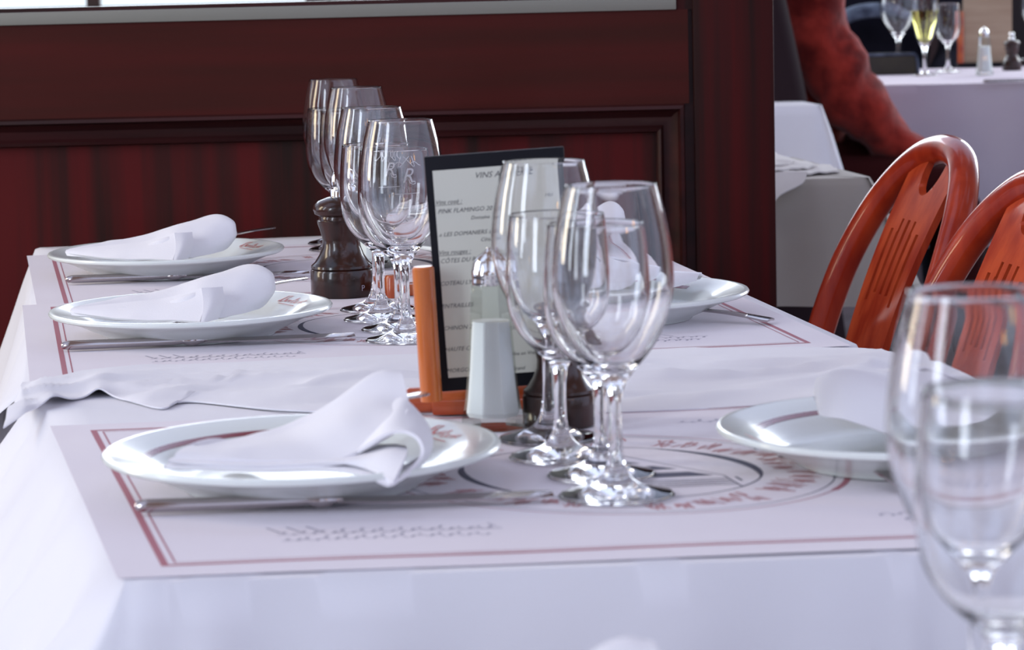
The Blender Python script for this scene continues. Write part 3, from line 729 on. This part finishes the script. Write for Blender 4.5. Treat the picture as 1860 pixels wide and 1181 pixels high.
p = G(1018, 786); mill(V2(p, ZM) + Vector((0, 0.024, 0)), 'dark pepper mill half hidden behind the front tall glasses, right of the salt shaker', 0.88)

# ------------------------------------------------------------------ salt shaker
def shaker(p, label, s=1.0):
    root = empty('salt_shaker', p, 0, label, 'salt shaker')
    def octo(bm, prof, seg=8, rot=R(22.5)):
        lathe(bm, prof, seg); bmesh.ops.rotate(bm, cent=(0, 0, 0), matrix=Matrix.Rotation(rot, 3, 'Z'), verts=bm.verts)
        return bm
    out = [(0, .0), (.0232, .0), (.0248, .0025), (.0245, .007), (.0215, .020), (.0188, .045), (.0165, .075), (.0150, .098), (.0146, .1035), (.0125, .1055)]
    inn = [(.0110, .1055), (.0134, .098), (.0150, .075), (.0173, .045), (.0198, .020), (.0210, .012), (.0190, .0085), (0, .0085)]
    bm = octo(NB(), [(r * s, z * s) for r, z in out + [(0, .1055)]]); fin('glass_body', bm, M['shaker'], root, ang=20)
    bm = octo(NB(), [(r * s, z * s) for r, z in [(0, .0088), (.0187, .0088), (.0207, .0122), (.0195, .020), (.0170, .045), (.0148, .0745), (.0144, .0785), (0, .0800)]]); fin('salt', bm, M['salt'], root, ang=20)
    bm = NB(); lathe(bm, [(r * s, z * s) for r, z in [(0, .1050), (.0128, .1050), (.0132, .1075), (.0128, .1095), (.0131, .111), (.0131, .1155), (.0126, .1165), (.0118, .121), (.0090, .1255), (.0050, .1285), (.0028, .1300), (.0018, .1320), (0, .1322)]], 40); fin('steel_cap', bm, M['chrome'], root)
    return root
p = G(896, 791); shaker(V2(p, ZM) + Vector((0, 0.023, 0)), 'faceted glass salt shaker with steel cap in front of the wine menu')
p = G(678, 492); shaker(V2(p, ZM) + Vector((0, 0.018, 0)), 'faceted glass salt shaker behind the brown pepper mill, seen past the glasses', 0.95)

# ------------------------------------------------------------------ menu and holder
MY = 2.155
bl = D(803, 712, MY); tl = D(770, 285, MY)
upv = (tl - bl).normalized(); MH = (tl - bl).length; MWd = 0.1035
rv = Vector((upv.z, 0.0, -upv.x)) ; nv = rv.cross(upv)   # towards camera is -nv
menu = empty('wine_menu', bl, 0, 'black-framed wine menu card with cream page standing in an orange wooden holder', 'menu')
menu.matrix_world = Matrix((rv, -nv, upv)).transposed().to_4x4() if False else Matrix.Translation(bl) @ Matrix((rv, upv.cross(rv), upv)).transposed().to_4x4()
bm = NB(); box(bm, (MWd / 2, 0.002, MH / 2), (MWd, 0.004, MH), bev=0.0008); fin('cover', bm, M['black'], menu)
bm = NB(); box(bm, (MWd / 2 + 0.0003, -0.0004, MH / 2 - 0.0003), (MWd - 0.0104, 0.0006, MH - 0.021)); fin('page', bm, M['page'], menu, smooth=False)
def menu_text(lines):
    bmT = NB()
    for (x, z, size, txt, al, und) in lines:
        cu = bpy.data.curves.new('t', 'FONT'); cu.body = txt; cu.size = size; cu.shear = 0.33; cu.align_x = al; cu.space_character = 1.0; cu.resolution_u = 2
        o = bpy.data.objects.new('t', cu); COL.objects.link(o); bpy.context.view_layer.update()
        me = bpy.data.meshes.new_from_object(o.evaluated_get(bpy.context.evaluated_depsgraph_get())); bpy.data.objects.remove(o)
        for v in me.vertices: v.co = Vector((x + v.co.x, -0.0009, MH - z + v.co.y))
        if und:
            w_ = max(v.co.x for v in me.vertices) - x
            box(bmT, (x + w_ / 2, -0.0009, MH - z - 0.0007), (w_, 0.0001, 0.0003))
        bmT.from_mesh(me)
    return bmT
T = [(0.036, .0185, .0062, 'VINS AU VERRE', 'LEFT', 0), (.0055, .036, .0046, 'Vins rosé :', 'LEFT', 1), (.093, .036, .0040, '14cl', 'RIGHT', 0),
     (.0070, .0428, .0046, 'PINK FLAMINGO 2014', 'LEFT', 0), (.031, .0488, .0038, 'Domaine', 'LEFT', 0),
     (.0065, .0600, .0044, '« LES DOMANIERS »', 'LEFT', 0), (.037, .0655, .0038, 'Côtes', 'LEFT', 0),
     (.0050, .0735, .0046, 'Vins rouges :', 'LEFT', 1), (.0060, .0798, .0046, 'CÔTES DU RHÔNE 2013', 'LEFT', 0), (.035, .0855, .0038, 'Saint', 'LEFT', 0),
     (.0045, .0965, .0044, 'COTEAU LYONNAIS', 'LEFT', 0), (.0045, .1135, .0044, 'ENTRAILLES', 'LEFT', 0), (.0045, .1300, .0044, 'CHINON 2013', 'LEFT', 0), (.053, .1330, .0038, 'Clos', 'LEFT', 0),
     (.0045, .1460, .0044, 'HAUTE CÔTE DE 2012', 'LEFT', 0), (.053, .1525, .0038, 'Vins en Vrac', 'LEFT', 0), (.0045, .1620, .0044, 'MORGON', 'LEFT', 0), (.053, .1635, .0038, 'Grand', 'LEFT', 0)]
T = [t for t in T if t[1] < MH - .0105]
fin('menu_text', menu_text(T), M['ink'], menu, smooth=False)
hold = empty('menu_holder', (bl.x, MY, ZM), 0, 'orange wooden menu holder with upright dowel post and red-brown base', 'menu holder')
pb = D(784, 728, MY - 0.016); pt = D(768, 484, MY - 0.016)
bm = NB(); o_ = hold.location
tube(bm, [pb - o_, pb.lerp(pt, .5) - o_, pb.lerp(pt, .985) - o_, pt - o_], [.0082, .0082, .0082, .0070], 24); fin('post', bm, M['orange'], hold)
c0 = G(735, 758); c1 = G(1010, 750)
bm = NB(); tube(bm, [V2(c0, ZM + .0098) - o_ + Vector((0, .005, 0)), V2(c0, ZM + .0098) - o_ + Vector((.004, .005, 0)), V2(c1, ZM + .0098) - o_ + Vector((0, .005, 0))], [.0075, .0098, .0098], 20, flat=1.0); fin('base_bar', bm, M['redwood'], hold)
hx = hold.location.x
bm = NB(); box(bm, (0.048, 0.021, .0055), (0.112, 0.026, .011), bev=.002); fin('base_block', bm, M['redwood'], hold)
# little red wooden holder end behind the middle glasses
p = G(713, 546); h2 = empty('card_holder', V2(p, ZM), 0, 'small red wooden card holder seen between the stems of the middle glasses', 'card holder')
bm = NB(); tube(bm, [(0, .008, 0), (0, .008, .02), (0, .008, .0228)], [.008, .008, .0062], 20); fin('post', bm, M['redwood'], h2)
bm = NB(); box(bm, (.03, .028, .006), (.07, .022, .012), bev=.002); fin('base_block', bm, M['redwood'], h2)

# ------------------------------------------------------------------ bentwood chairs
def chair(O, label, rz=A):
    """origin at floor under the middle of the back; local x = away from the table (backwards), y = along the back"""
    root = empty('bentwood_chair', (O.x, O.y, 0), rz, label, 'chair', )
    def b(z):
        t = max(0, z - .45); return 0.0 + .10 * t + .60 * t * t
    half = [(.175, .44), (.183, .54), (.185, .62), (.180, .69), (.166, .742), (.142, .787), (.106, .822), (.060, .845), (0, .853)]
    pts = [(b(z), s, z) for s, z in half] + [(b(z), -s, z) for s, z in half[-2::-1]]
    bm = NB(); tube(bm, crom(pts, 72), .0178, 20); fin('back_frame', bm, M['chair'], root)
    # splat: sheet in back plane with pierced slots and a rounded hand hole at the top
    def wd(z):
        t = (z - .455) / (.855 - .455); return .066 + .018 * t * t
    nz, ns = 180, 66
    def cut(s, z):
        if z > .79: return (abs(s) / .032) ** 2 + ((z - .834) / .034) ** 2 < 1
        for sc in (-.045, -.022, 0.0, .022, .045):
            if abs(s - sc * wd(z) / .075) < .0042:
                ex = .012 * (1 if abs(sc) > .03 else 0)
                if .685 - ex < z < .772 - ex * 1.2: return True
                if .52 < z < .615 - ex: return True
        return False
    bm = NB(); tk = .009; grid = {}
    def vert(i, j, side):
        k = (i, j, side)
        if k not in grid:
            z = .455 + (.845 - .455) * i / nz; s = -wd(z) + 2 * wd(z) * j / ns
            f_ = math.sqrt((s / .032) ** 2 + ((z - .834) / .034) ** 2)
            if .88 < f_ < 1.12 and z < .8445: s /= f_; z = .834 + (z - .834) / f_
            grid[k] = bm.verts.new((b(z) - .004 + (tk if side else 0), s, z))
        return grid[k]
    solid = {(i, j) for i in range(nz) for j in range(ns) if not cut(-wd(.455 + .390 * (i + .5) / nz) + 2 * wd(.455 + .390 * (i + .5) / nz) * (j + .5) / ns, .455 + .390 * (i + .5) / nz)}
    for (i, j) in solid:
        bm.faces.new((vert(i, j, 0), vert(i + 1, j, 0), vert(i + 1, j + 1, 0), vert(i, j + 1, 0)))
        bm.faces.new((vert(i, j, 1), vert(i, j + 1, 1), vert(i + 1, j + 1, 1), vert(i + 1, j, 1)))
        for (di, dj, e) in ((1, 0, ((i + 1, j), (i + 1, j + 1))), (-1, 0, ((i, j), (i, j + 1))), (0, 1, ((i, j + 1), (i + 1, j + 1))), (0, -1, ((i, j), (i + 1, j)))):
            if (i + di, j + dj) not in solid:
                (a1, a2), (b1, b2) = e; bm.faces.new((vert(a1, a2, 0), vert(b1, b2, 0), vert(b1, b2, 1), vert(a1, a2, 1)))
    bmesh.ops.recalc_face_normals(bm, faces=bm.faces)
    fin('splat', bm, M['splat'], root, ang=50)
    bm = NB()
    n = 40; ringp = [(-.20 + .205 * math.cos(2 * math.pi * i / n) * (1.0), .205 * math.sin(2 * math.pi * i / n), .435) for i in range(n)]
    tube(bm, ringp, .016, 12, closed=True); fin('seat_ring', bm, M['chair'], root)
    bm = NB(); lathe(bm, [(0, .432), (.192, .432), (.195, .44), (.185, .449), (.10, .446), (0, .444)], 40, cx=-.20); fin('seat', bm, M['splat'], root)
    for sy in (-1, 1):
        bm = NB(); tube(bm, crom([(.0, sy * .175, .46), (.02, sy * .19, .25), (.07, sy * .20, 0)], 10), [.0155] * 8 + [.014, .013], 14); fin('leg', bm, M['chair'], root)
        bm = NB(); tube(bm, crom([(-.34, sy * .13, .44), (-.36, sy * .15, .2), (-.38, sy * .165, 0)], 10), [.016] * 7 + [.014, .013, .012], 14); fin('leg', bm, M['chair'], root)
    return root
fa = D(1470, 600, 3.60)
chair(Vector((fa.x + 0.014, 3.415, 0)), 'red bentwood chair with slotted splat, the farther one next to the post')
fb_ = D(1620, 650, 3.10)
chair(Vector((fb_.x + 0.010, 2.915, 0)), 'orange-red bentwood chair with slotted splat, the nearer one at the right edge')

# ------------------------------------------------------------------ tables behind
def cloth_block(cs, z, drop, m_, label, **kw):
    bm = drape(cs, z, lambda k, s: drop, **kw); return tag(fin('tablecloth', bm, m_, ang=80), label, 'tablecloth')
def btable(cs, label, w, d, rz=0):
    return table('dining_table', label, (cs[0] + cs[1] + cs[2] + cs[3]) / 4, w, d, rz)
# small far table, its corner right of the post
t1 = [Vector((.22, 6.30, ZT)), Vector((D(1503, 192, 6.3).x, 6.36, ZT)), Vector((D(1503, 192, 6.3).x - .03, 6.56, ZT)), Vector((.16, 6.56, ZT))]
btable(t1, 'cloth-covered side table behind the post, below the red sleeve', .34, .18)
cloth_block(t1, ZT, .34, M['cloth'], 'pale grey-white cloth on the side table right of the post, below the red sleeve', flare=.045, amp=.012, freq=9, cornflare=.05)
t2 = [Vector((.20, 4.34, ZT)), Vector((.545, 4.34, ZT)), Vector((.47, 4.82, ZT)), Vector((.14, 4.82, ZT))]
btable(t2, 'cloth-covered small table behind the post with cream napkins on it', .22, .34)
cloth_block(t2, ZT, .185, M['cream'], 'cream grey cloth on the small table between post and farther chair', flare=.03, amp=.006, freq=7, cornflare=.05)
# rumpled napkin stack with a hanging corner
def far_napkin():
    bm = NB()
    for k in range(3):
        z = ZT + .004 + k * .006; a = .30 - k * .0
        loft(bm, [[(a, 4.36 + k * .03, z), (.42, 4.38 + k * .03, z + .002), (.505 - k * .03, 4.44 + k * .04, z)],
                  [(a, 4.50, z + .006), (.40, 4.52, z + .008), (.50 - k * .03, 4.56, z)],
                  [(a, 4.74, z + .004), (.38, 4.74, z + .006), (.43, 4.76, z)]], 24, 12, .003, .004, k)
    return bm
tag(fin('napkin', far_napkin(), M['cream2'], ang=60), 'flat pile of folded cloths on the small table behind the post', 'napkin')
bm = NB(); loft(bm, [[(.30, 4.325, ZT + .012), (.36, 4.325, ZT + .012), (.445, 4.34, ZT + .010)], [(.30, 4.295, ZT - .010), (.36, 4.292, ZT - .01), (.435, 4.31, ZT - .004)], [(.30, 4.285, ZT - .026), (.365, 4.28, ZT - .028), (.40, 4.285, ZT - .018)], [(.33, 4.28, ZT - .028), (.372, 4.275, ZT - .036), (.388, 4.28, ZT - .032)]], 20, 10, .002, 0, 0)
tag(fin('napkin', bm, M['cream2'], ang=60), 'cream napkin corner hanging over the small table edge beside the post', 'napkin')
# right far table
t3x0 = D(1545, 150, 7.2).x
t3 = [Vector((t3x0, 7.20, ZT)), Vector((2.1, 7.20, ZT)), Vector((2.1, 8.12, ZT)), Vector((t3x0, 8.12, ZT))]
btable(t3, 'cloth-covered dining table at the top right, laid with glasses and a menu', 1.1, .7)
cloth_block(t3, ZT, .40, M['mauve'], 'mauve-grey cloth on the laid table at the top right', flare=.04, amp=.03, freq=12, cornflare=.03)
def on(x, y, dy=0.0):
    p = G(x, y); return Vector((p.x, p.y + dy, ZT + .001))
o = wineglass('big', on(1632, 127), 'blurred empty wine glass on the far table, leftmost'); o.scale = (1.3, 1.3, 1.2)
wineglass('small', on(1722, 132), 'blurred empty glass on the far table, next to the tall wooden menu edge').scale = (1.0, 1.0, 1.1)
o = wineglass('big', on(1880, 108), 'blurred glass on the far table cut off by the right edge'); o.scale = (1.1, 1.1, 1.1)
# champagne flute with yellow wine
fl = empty('champagne_flute', on(1680, 138), 0, 'champagne flute filled with pale yellow wine on the far table', 'glass')
fp = [(0, 0), (.032, 0), (.033, .002), (.012, .006), (.005, .015), (.0045, .06), (.008, .072), (.022, .10), (.033, .145), (.036, .20), (.0345, .20), (.0315, .145), (.0205, .102), (.006, .078), (0, .076)]
bm = NB(); lathe(bm, fp, 48); fin('glass_body', bm, M['glass'], fl, ang=70)
bm = NB(); lathe(bm, [(0, .0765), (.0055, .0785), (.0200, .1025), (.031, .1455), (.033, .17), (0, .17)], 48); fin('wine', bm, M['wine'], fl, ang=70)
# menu, shaker, mill, bag, knife on the far table
mp = on(1795, 122)
mh = empty('menu_card', mp + Vector((0, 0, 0)), 0, 'tan menu card in a holder with a red-brown post on the far table', 'menu')
bm = NB(); box(bm, (0, .01, .13), (.135, .006, .25)); fin('page', bm, vary(mat('tan_page', (.45, .33, .22), .7), (.38, .27, .18), (.46, .35, .24), scale=(.3, 1, 3), nscale=14), mh, smooth=False)
bm = NB(); tube(bm, [(-.076, 0, 0), (-.076, 0, .15), (-.076, 0, .155)], [.009, .009, .007], 16); fin('post', bm, M['redwood'], mh)
bm = NB(); box(bm, (0, .01, .006), (.17, .04, .012), bev=.002); fin('base_block', bm, M['black'], mh)
shaker(on(1788, 137), 'tiny blurred salt shaker in front of the tan menu on the far table', 0.95)
mill(on(1838, 128), 'blurred brown pepper mill at the right edge on the far table', 0.85)
bp = on(1617, 137, .03)
bag = empty('handbag', bp, 0, 'dark olive bag with rounded top edge lying on the far table beside the sleeve', 'bag')
bm = NB(); rows = []
for k in range(25):
    a = math.pi * k / 24; x = -.078 * math.cos(a) * (1 if abs(math.cos(a)) < .9 else 1); z = .052 * min(1, math.sin(a) * 2.2) ** .6 if 0 < k < 24 else 0
    rows.append([Vector((x, 0, z)), Vector((x, .07, z + .003)), Vector((x * .97, .16, z * .8))])
skin_grid(bm, rows, 0); bm.faces.new([bm.verts.new(r_[0]) for r_ in rows]); bmesh.ops.recalc_face_normals(bm, faces=bm.faces)
fin('bag_body', bm, M['bag'], bag, ang=60)
bm = NB(); tube(bm, [r_[0] + Vector((0, -.003, .001)) for r_ in rows], .004, 8); fin('piping', bm, M['scarf'], bag)
kn = empty('table_knife', on(1785, 152), R(2), 'blurred steel knife on the front edge of the far table', 'knife'); knife_parts(kn)

# ------------------------------------------------------------------ bench back and people
bk = empty('bench_seat', (D(1422, 100, 6.7).x - .22, 6.72, 0), 0, 'dark upholstered bench back rising between the post and the red sleeve', 'bench')
bm = NB(); rows = []
for k in range(12):
    t = k / 11; z = .05 + 1.15 * t; xr = .38 - .20 * t + .02 * math.sin(t * 3)
    rows.append([Vector((-.5, -.01, z)), Vector((xr - .03, -.01, z)), Vector((xr, .02, z)), Vector((xr, .12, z)), Vector((-.5, .12, z))])
skin_grid(bm, rows); bm.faces.new([bm.verts.new(v) for v in rows[-1]]); bmesh.ops.recalc_face_normals(bm, faces=bm.faces)
fin('bench_back', bm, M['bench'], bk, ang=50)
bm = NB(); box(bm, (.02, .44, .19), (.62, .60, .36), bev=.02); fin('bench_cushion', bm, M['bench'], bk)

def skin_body(name, joints, edges, mat_, parent, root=0, sub=2):
    me = bpy.data.meshes.new(name); me.from_pydata([j[:3] for j in joints], edges, [])
    o = bpy.data.objects.new(name, me); COL.objects.link(o)
    md = o.modifiers.new('skin', 'SKIN'); me.skin_vertices.new() if not me.skin_vertices else None
    for i, j in enumerate(joints):
        sv = me.skin_vertices[0].data[i]; r = j[3]; sv.radius = r if isinstance(r, tuple) else (r, r); sv.use_root = (i == root)
    md.use_smooth_shade = True
    s = o.modifiers.new('sub', 'SUBSURF'); s.levels = sub; s.render_levels = sub
    me.materials.append(mat_)
    if parent: o.parent = parent
    return o
# seated person in the red sweater: pelvis on the bench, right arm down to the lap
def person_red():
    sh = D(1420, -130, 7.0); el = D(1528, 165, 6.96); wr = D(1690, 315, 7.0)
    root = empty('person', (sh.x - .03, 7.0, 0), 0, 'seated person in a fluffy red sweater, arm lowered towards the lap', 'person')
    o = root.location
    L = lambda v: tuple(Vector(v) - o)
    px = sh.x - .03
    J = []; E = []
    def j(v, r): J.append((*L(v), r)); return len(J) - 1
    pel = j((px + .02, 7.12, .55), (.17, .15)); ab = j((px + .03, 7.12, .72), (.16, .145)); ch = j((px + .02, 7.12, .93), (.19, .15)); nk = j((px + .01, 7.0, 1.16), .075)
    E += [(pel, ab), (ab, ch), (ch, nk)]
    s1 = j(sh, .085); e0 = j(sh.lerp(el, .5), .078); e1 = j(el, .074); e2 = j(el.lerp(wr, .5), .064); w1_ = j(wr, .040)
    E += [(ch, s1), (s1, e0), (e0, e1), (e1, e2), (e2, w1_)]
    bl_ = j(D(1525, 280, 7.06), .115); E += [(ab, bl_)]
    s2 = j((px + .0, 7.22, 1.08), .07); f1 = j((px + .10, 7.26, .80), .06); f2 = j((px + .26, 7.14, .64), .042)
    E += [(ch, s2), (s2, f1), (f1, f2)]
    sw = skin_body('sweater', J, E, M['sweater'], root)
    # wool lumps in the sleeve
    tx = bpy.data.textures.new('wool_folds', 'CLOUDS'); tx.noise_scale = .085
    dm = sw.modifiers.new('folds', 'DISPLACE'); dm.texture = tx; dm.strength = .06; dm.mid_level = .45; dm.texture_coords = 'LOCAL'
    # skin parts: head with neck as one body, hands with fingers
    J = []; E = []
    n0 = j((px + .01, 7.0, 1.12), .055); n1 = j((px + .02, 7.0, 1.20), .055); h1 = j((px + .04, 7.0, 1.27), (.080, .072)); h2 = j((px + .035, 7.0, 1.36), (.092, .078)); h3 = j((px + .03, 7.0, 1.42), (.06, .055))
    E += [(n0, n1), (n1, h1), (h1, h2), (h2, h3)]
    no = j((px + .145, 7.0, 1.315), .012); E.append((h2, no)); 
    skin_body('head', J, E, M['skin'], root)
    bm = NB()
    bm.free()
    for sy in (-1, 1):
        bm = NB(); bmesh.ops.create_uvsphere(bm, u_segments=12, v_segments=8, radius=.011, matrix=Matrix.Translation(Vector(L((px + .112, 7.0 + sy * .031, 1.345)))))
        fin('eye', bm, M['black'], root)
    bm = NB(); bmesh.ops.create_uvsphere(bm, u_segments=24, v_segments=14, radius=.104, matrix=Matrix.Translation(Vector(L((px + .01, 7.0, 1.385)))) @ Matrix.Diagonal((1, .92, 1.05, 1)))
    fin('hair', bm, M['hair'], root)
    d = (wr - el).normalized(); J = []; E = []
    p0 = j(wr, .026); p1 = j(wr + d * .05, (.030, .020)); E.append((p0, p1))
    side = Vector((0, 0, 1)).cross(d).normalized()
    for k, ln in enumerate((.062, .072, .068, .054)):
        off = side * (.024 - k * .016); a_ = j(wr + d * .095 + off, .0095); b_ = j(wr + d * (.095 + ln * .5) + off + Vector((0, 0, -.008)), .0088); c_ = j(wr + d * (.095 + ln * .9) + off + Vector((0, 0, -.026)), .0078)
        E += [(p1, a_), (a_, b_), (b_, c_)]
    th = j(wr + d * .055 + side * .042, .0105); t2_ = j(wr + d * .09 + side * .052, .0090); E += [(p1, th), (th, t2_)]
    skin_body('hand', J, E, M['skin'], root, sub=1)
    # legs in dark trousers
    J = []; E = []
    a0 = j((px + .02, 7.12, .53), .16); 
    for sy in (-1, 1):
        h_ = j((px + .06, 7.04 + sy * .09, .52), .09); k_ = j((px + .44, 6.98 + sy * .08, .53), .066); f_ = j((px + .43, 6.98 + sy * .08, .10), .045); t_ = j((px + .55, 6.98 + sy * .08, .045), .038)
        E += [(a0, h_), (h_, k_), (k_, f_), (f_, t_)]
    skin_body('trousers', J, E, M['maroon'], root, sub=1)
person_red()
def person_dark():
    c = D(1600, 40, 8.55)
    root = empty('person', (c.x, 8.76, 0), 0, 'person in black clothes with a blue-grey scarf sitting beyond the far table', 'person'); o = root.location
    J = []; E = []
    def j(v, r): J.append((*v, r)); return len(J) - 1
    pel = j((0, 0, .50), (.18, .15)); ab = j((0, -.01, .70), (.17, .14)); ch = j((0, -.03, .92), (.20, .15)); nk = j((0, -.03, 1.12), .08)
    E += [(pel, ab), (ab, ch), (ch, nk)]
    for sx in (-1, 1):
        s_ = j((sx * .20, -.03, 1.05), .075); e_ = j((sx * .25, -.12, .80), .062); w_ = j((sx * .12, -.34, .64), .045); E += [(ch, s_), (s_, e_), (e_, w_)]
        h_ = j((sx * .11, -.05, .50), .09); k_ = j((sx * .13, -.45, .52), .07); f_ = j((sx * .13, -.45, .08), .05); E += [(pel, h_), (h_, k_), (k_, f_)]
    skin_body('dark_coat', J, E, M['darkwool'], root)
    J = []; E = []
    a = j((0, -.03, 1.10), .055); b_ = j((0, -.03, 1.20), .052); c_ = j((0, -.05, 1.29), (.08, .075)); d_ = j((0, -.04, 1.40), (.085, .08)); n_ = j((0, -.15, 1.33), .012)
    E = [(a, b_), (b_, c_), (c_, d_), (d_, n_)]; skin_body('head', J, E, M['skin'], root)
    bm = NB(); bmesh.ops.create_uvsphere(bm, u_segments=24, v_segments=14, radius=.11, matrix=Matrix.Translation((0, -.005, 1.38))); fin('hair', bm, M['hair'], root)
    for sx in (-1, 1):
        J = []; E = []; p0 = j((sx * .12, -.34, .64), .026); p1 = j((sx * .11, -.39, .635), (.030, .018)); E.append((p0, p1))
        for k in range(4):
            x_ = sx * .11 + (.024 - k * .016); q1_ = j((x_, -.435, .630), .009); q2_ = j((x_, -.465 - .004 * (k % 3), .622), .0085); E += [(p1, q1_), (q1_, q2_)]
        t_ = j((sx * .11 - sx * .045, -.405, .63), .010); E.append((p1, t_)); skin_body('hand', J, E, M['skin'], root, sub=1)
    q0 = D(1505, 45, 8.54) - o; q1 = D(1560, 22, 8.52) - o; q2 = D(1615, 20, 8.52) - o; q3 = D(1660, 40, 8.52) - o
    bm = NB(); tube(bm, crom([q0, q1, q2, q3], 30), .026, 12, flat=.6); fin('scarf', bm, M['scarf'], root)
person_dark()

# ------------------------------------------------------------------ small warm lamps of the room (outside the view)
for k, (x, y, z) in enumerate(((2.6, -0.6, 1.9), (2.2, -1.8, 2.0))):
    root = empty('pendant_lamp', (x, y, z), 0, 'warm glass globe pendant lamp ' + ('nearer the tables' if k == 0 else 'farther behind the photographer'), 'lamp')
    bm = NB(); bmesh.ops.create_uvsphere(bm, u_segments=20, v_segments=12, radius=.09); fin('globe', bm, M['lamp'], root)
    bm = NB(); tube(bm, [(0, 0, .088), (0, 0, .9)], .005, 8); fin('rod', bm, M['brass'], root)

# ------------------------------------------------------------------ groups of repeats
GR = {'plate': 'white red-banded dinner plates', 'napkin': None, 'knife': 'steel table knives', 'fork': 'steel table forks', 'placemat': 'printed paper placemats', 'chair': 'bentwood chairs', 'pepper mill': 'wooden pepper mills', 'salt shaker': 'glass salt shakers', 'person': None, 'lamp': 'warm pendant lamps', 'table': 'cloth-covered tables', 'tablecloth': 'tablecloths'}
for o in list(bpy.data.objects):
    if o.parent is None and 'category' in o:
        g = GR.get(o['category'])
        if o['category'] == 'glass' and o.type == 'MESH': g = 'tall clear wine glasses' if o.name.startswith('wine') else 'shorter clear glasses'
        if o['category'] == 'napkin' and 'plate' in o['label']: g = 'folded napkins on the plates'
        if g: o['group'] = g
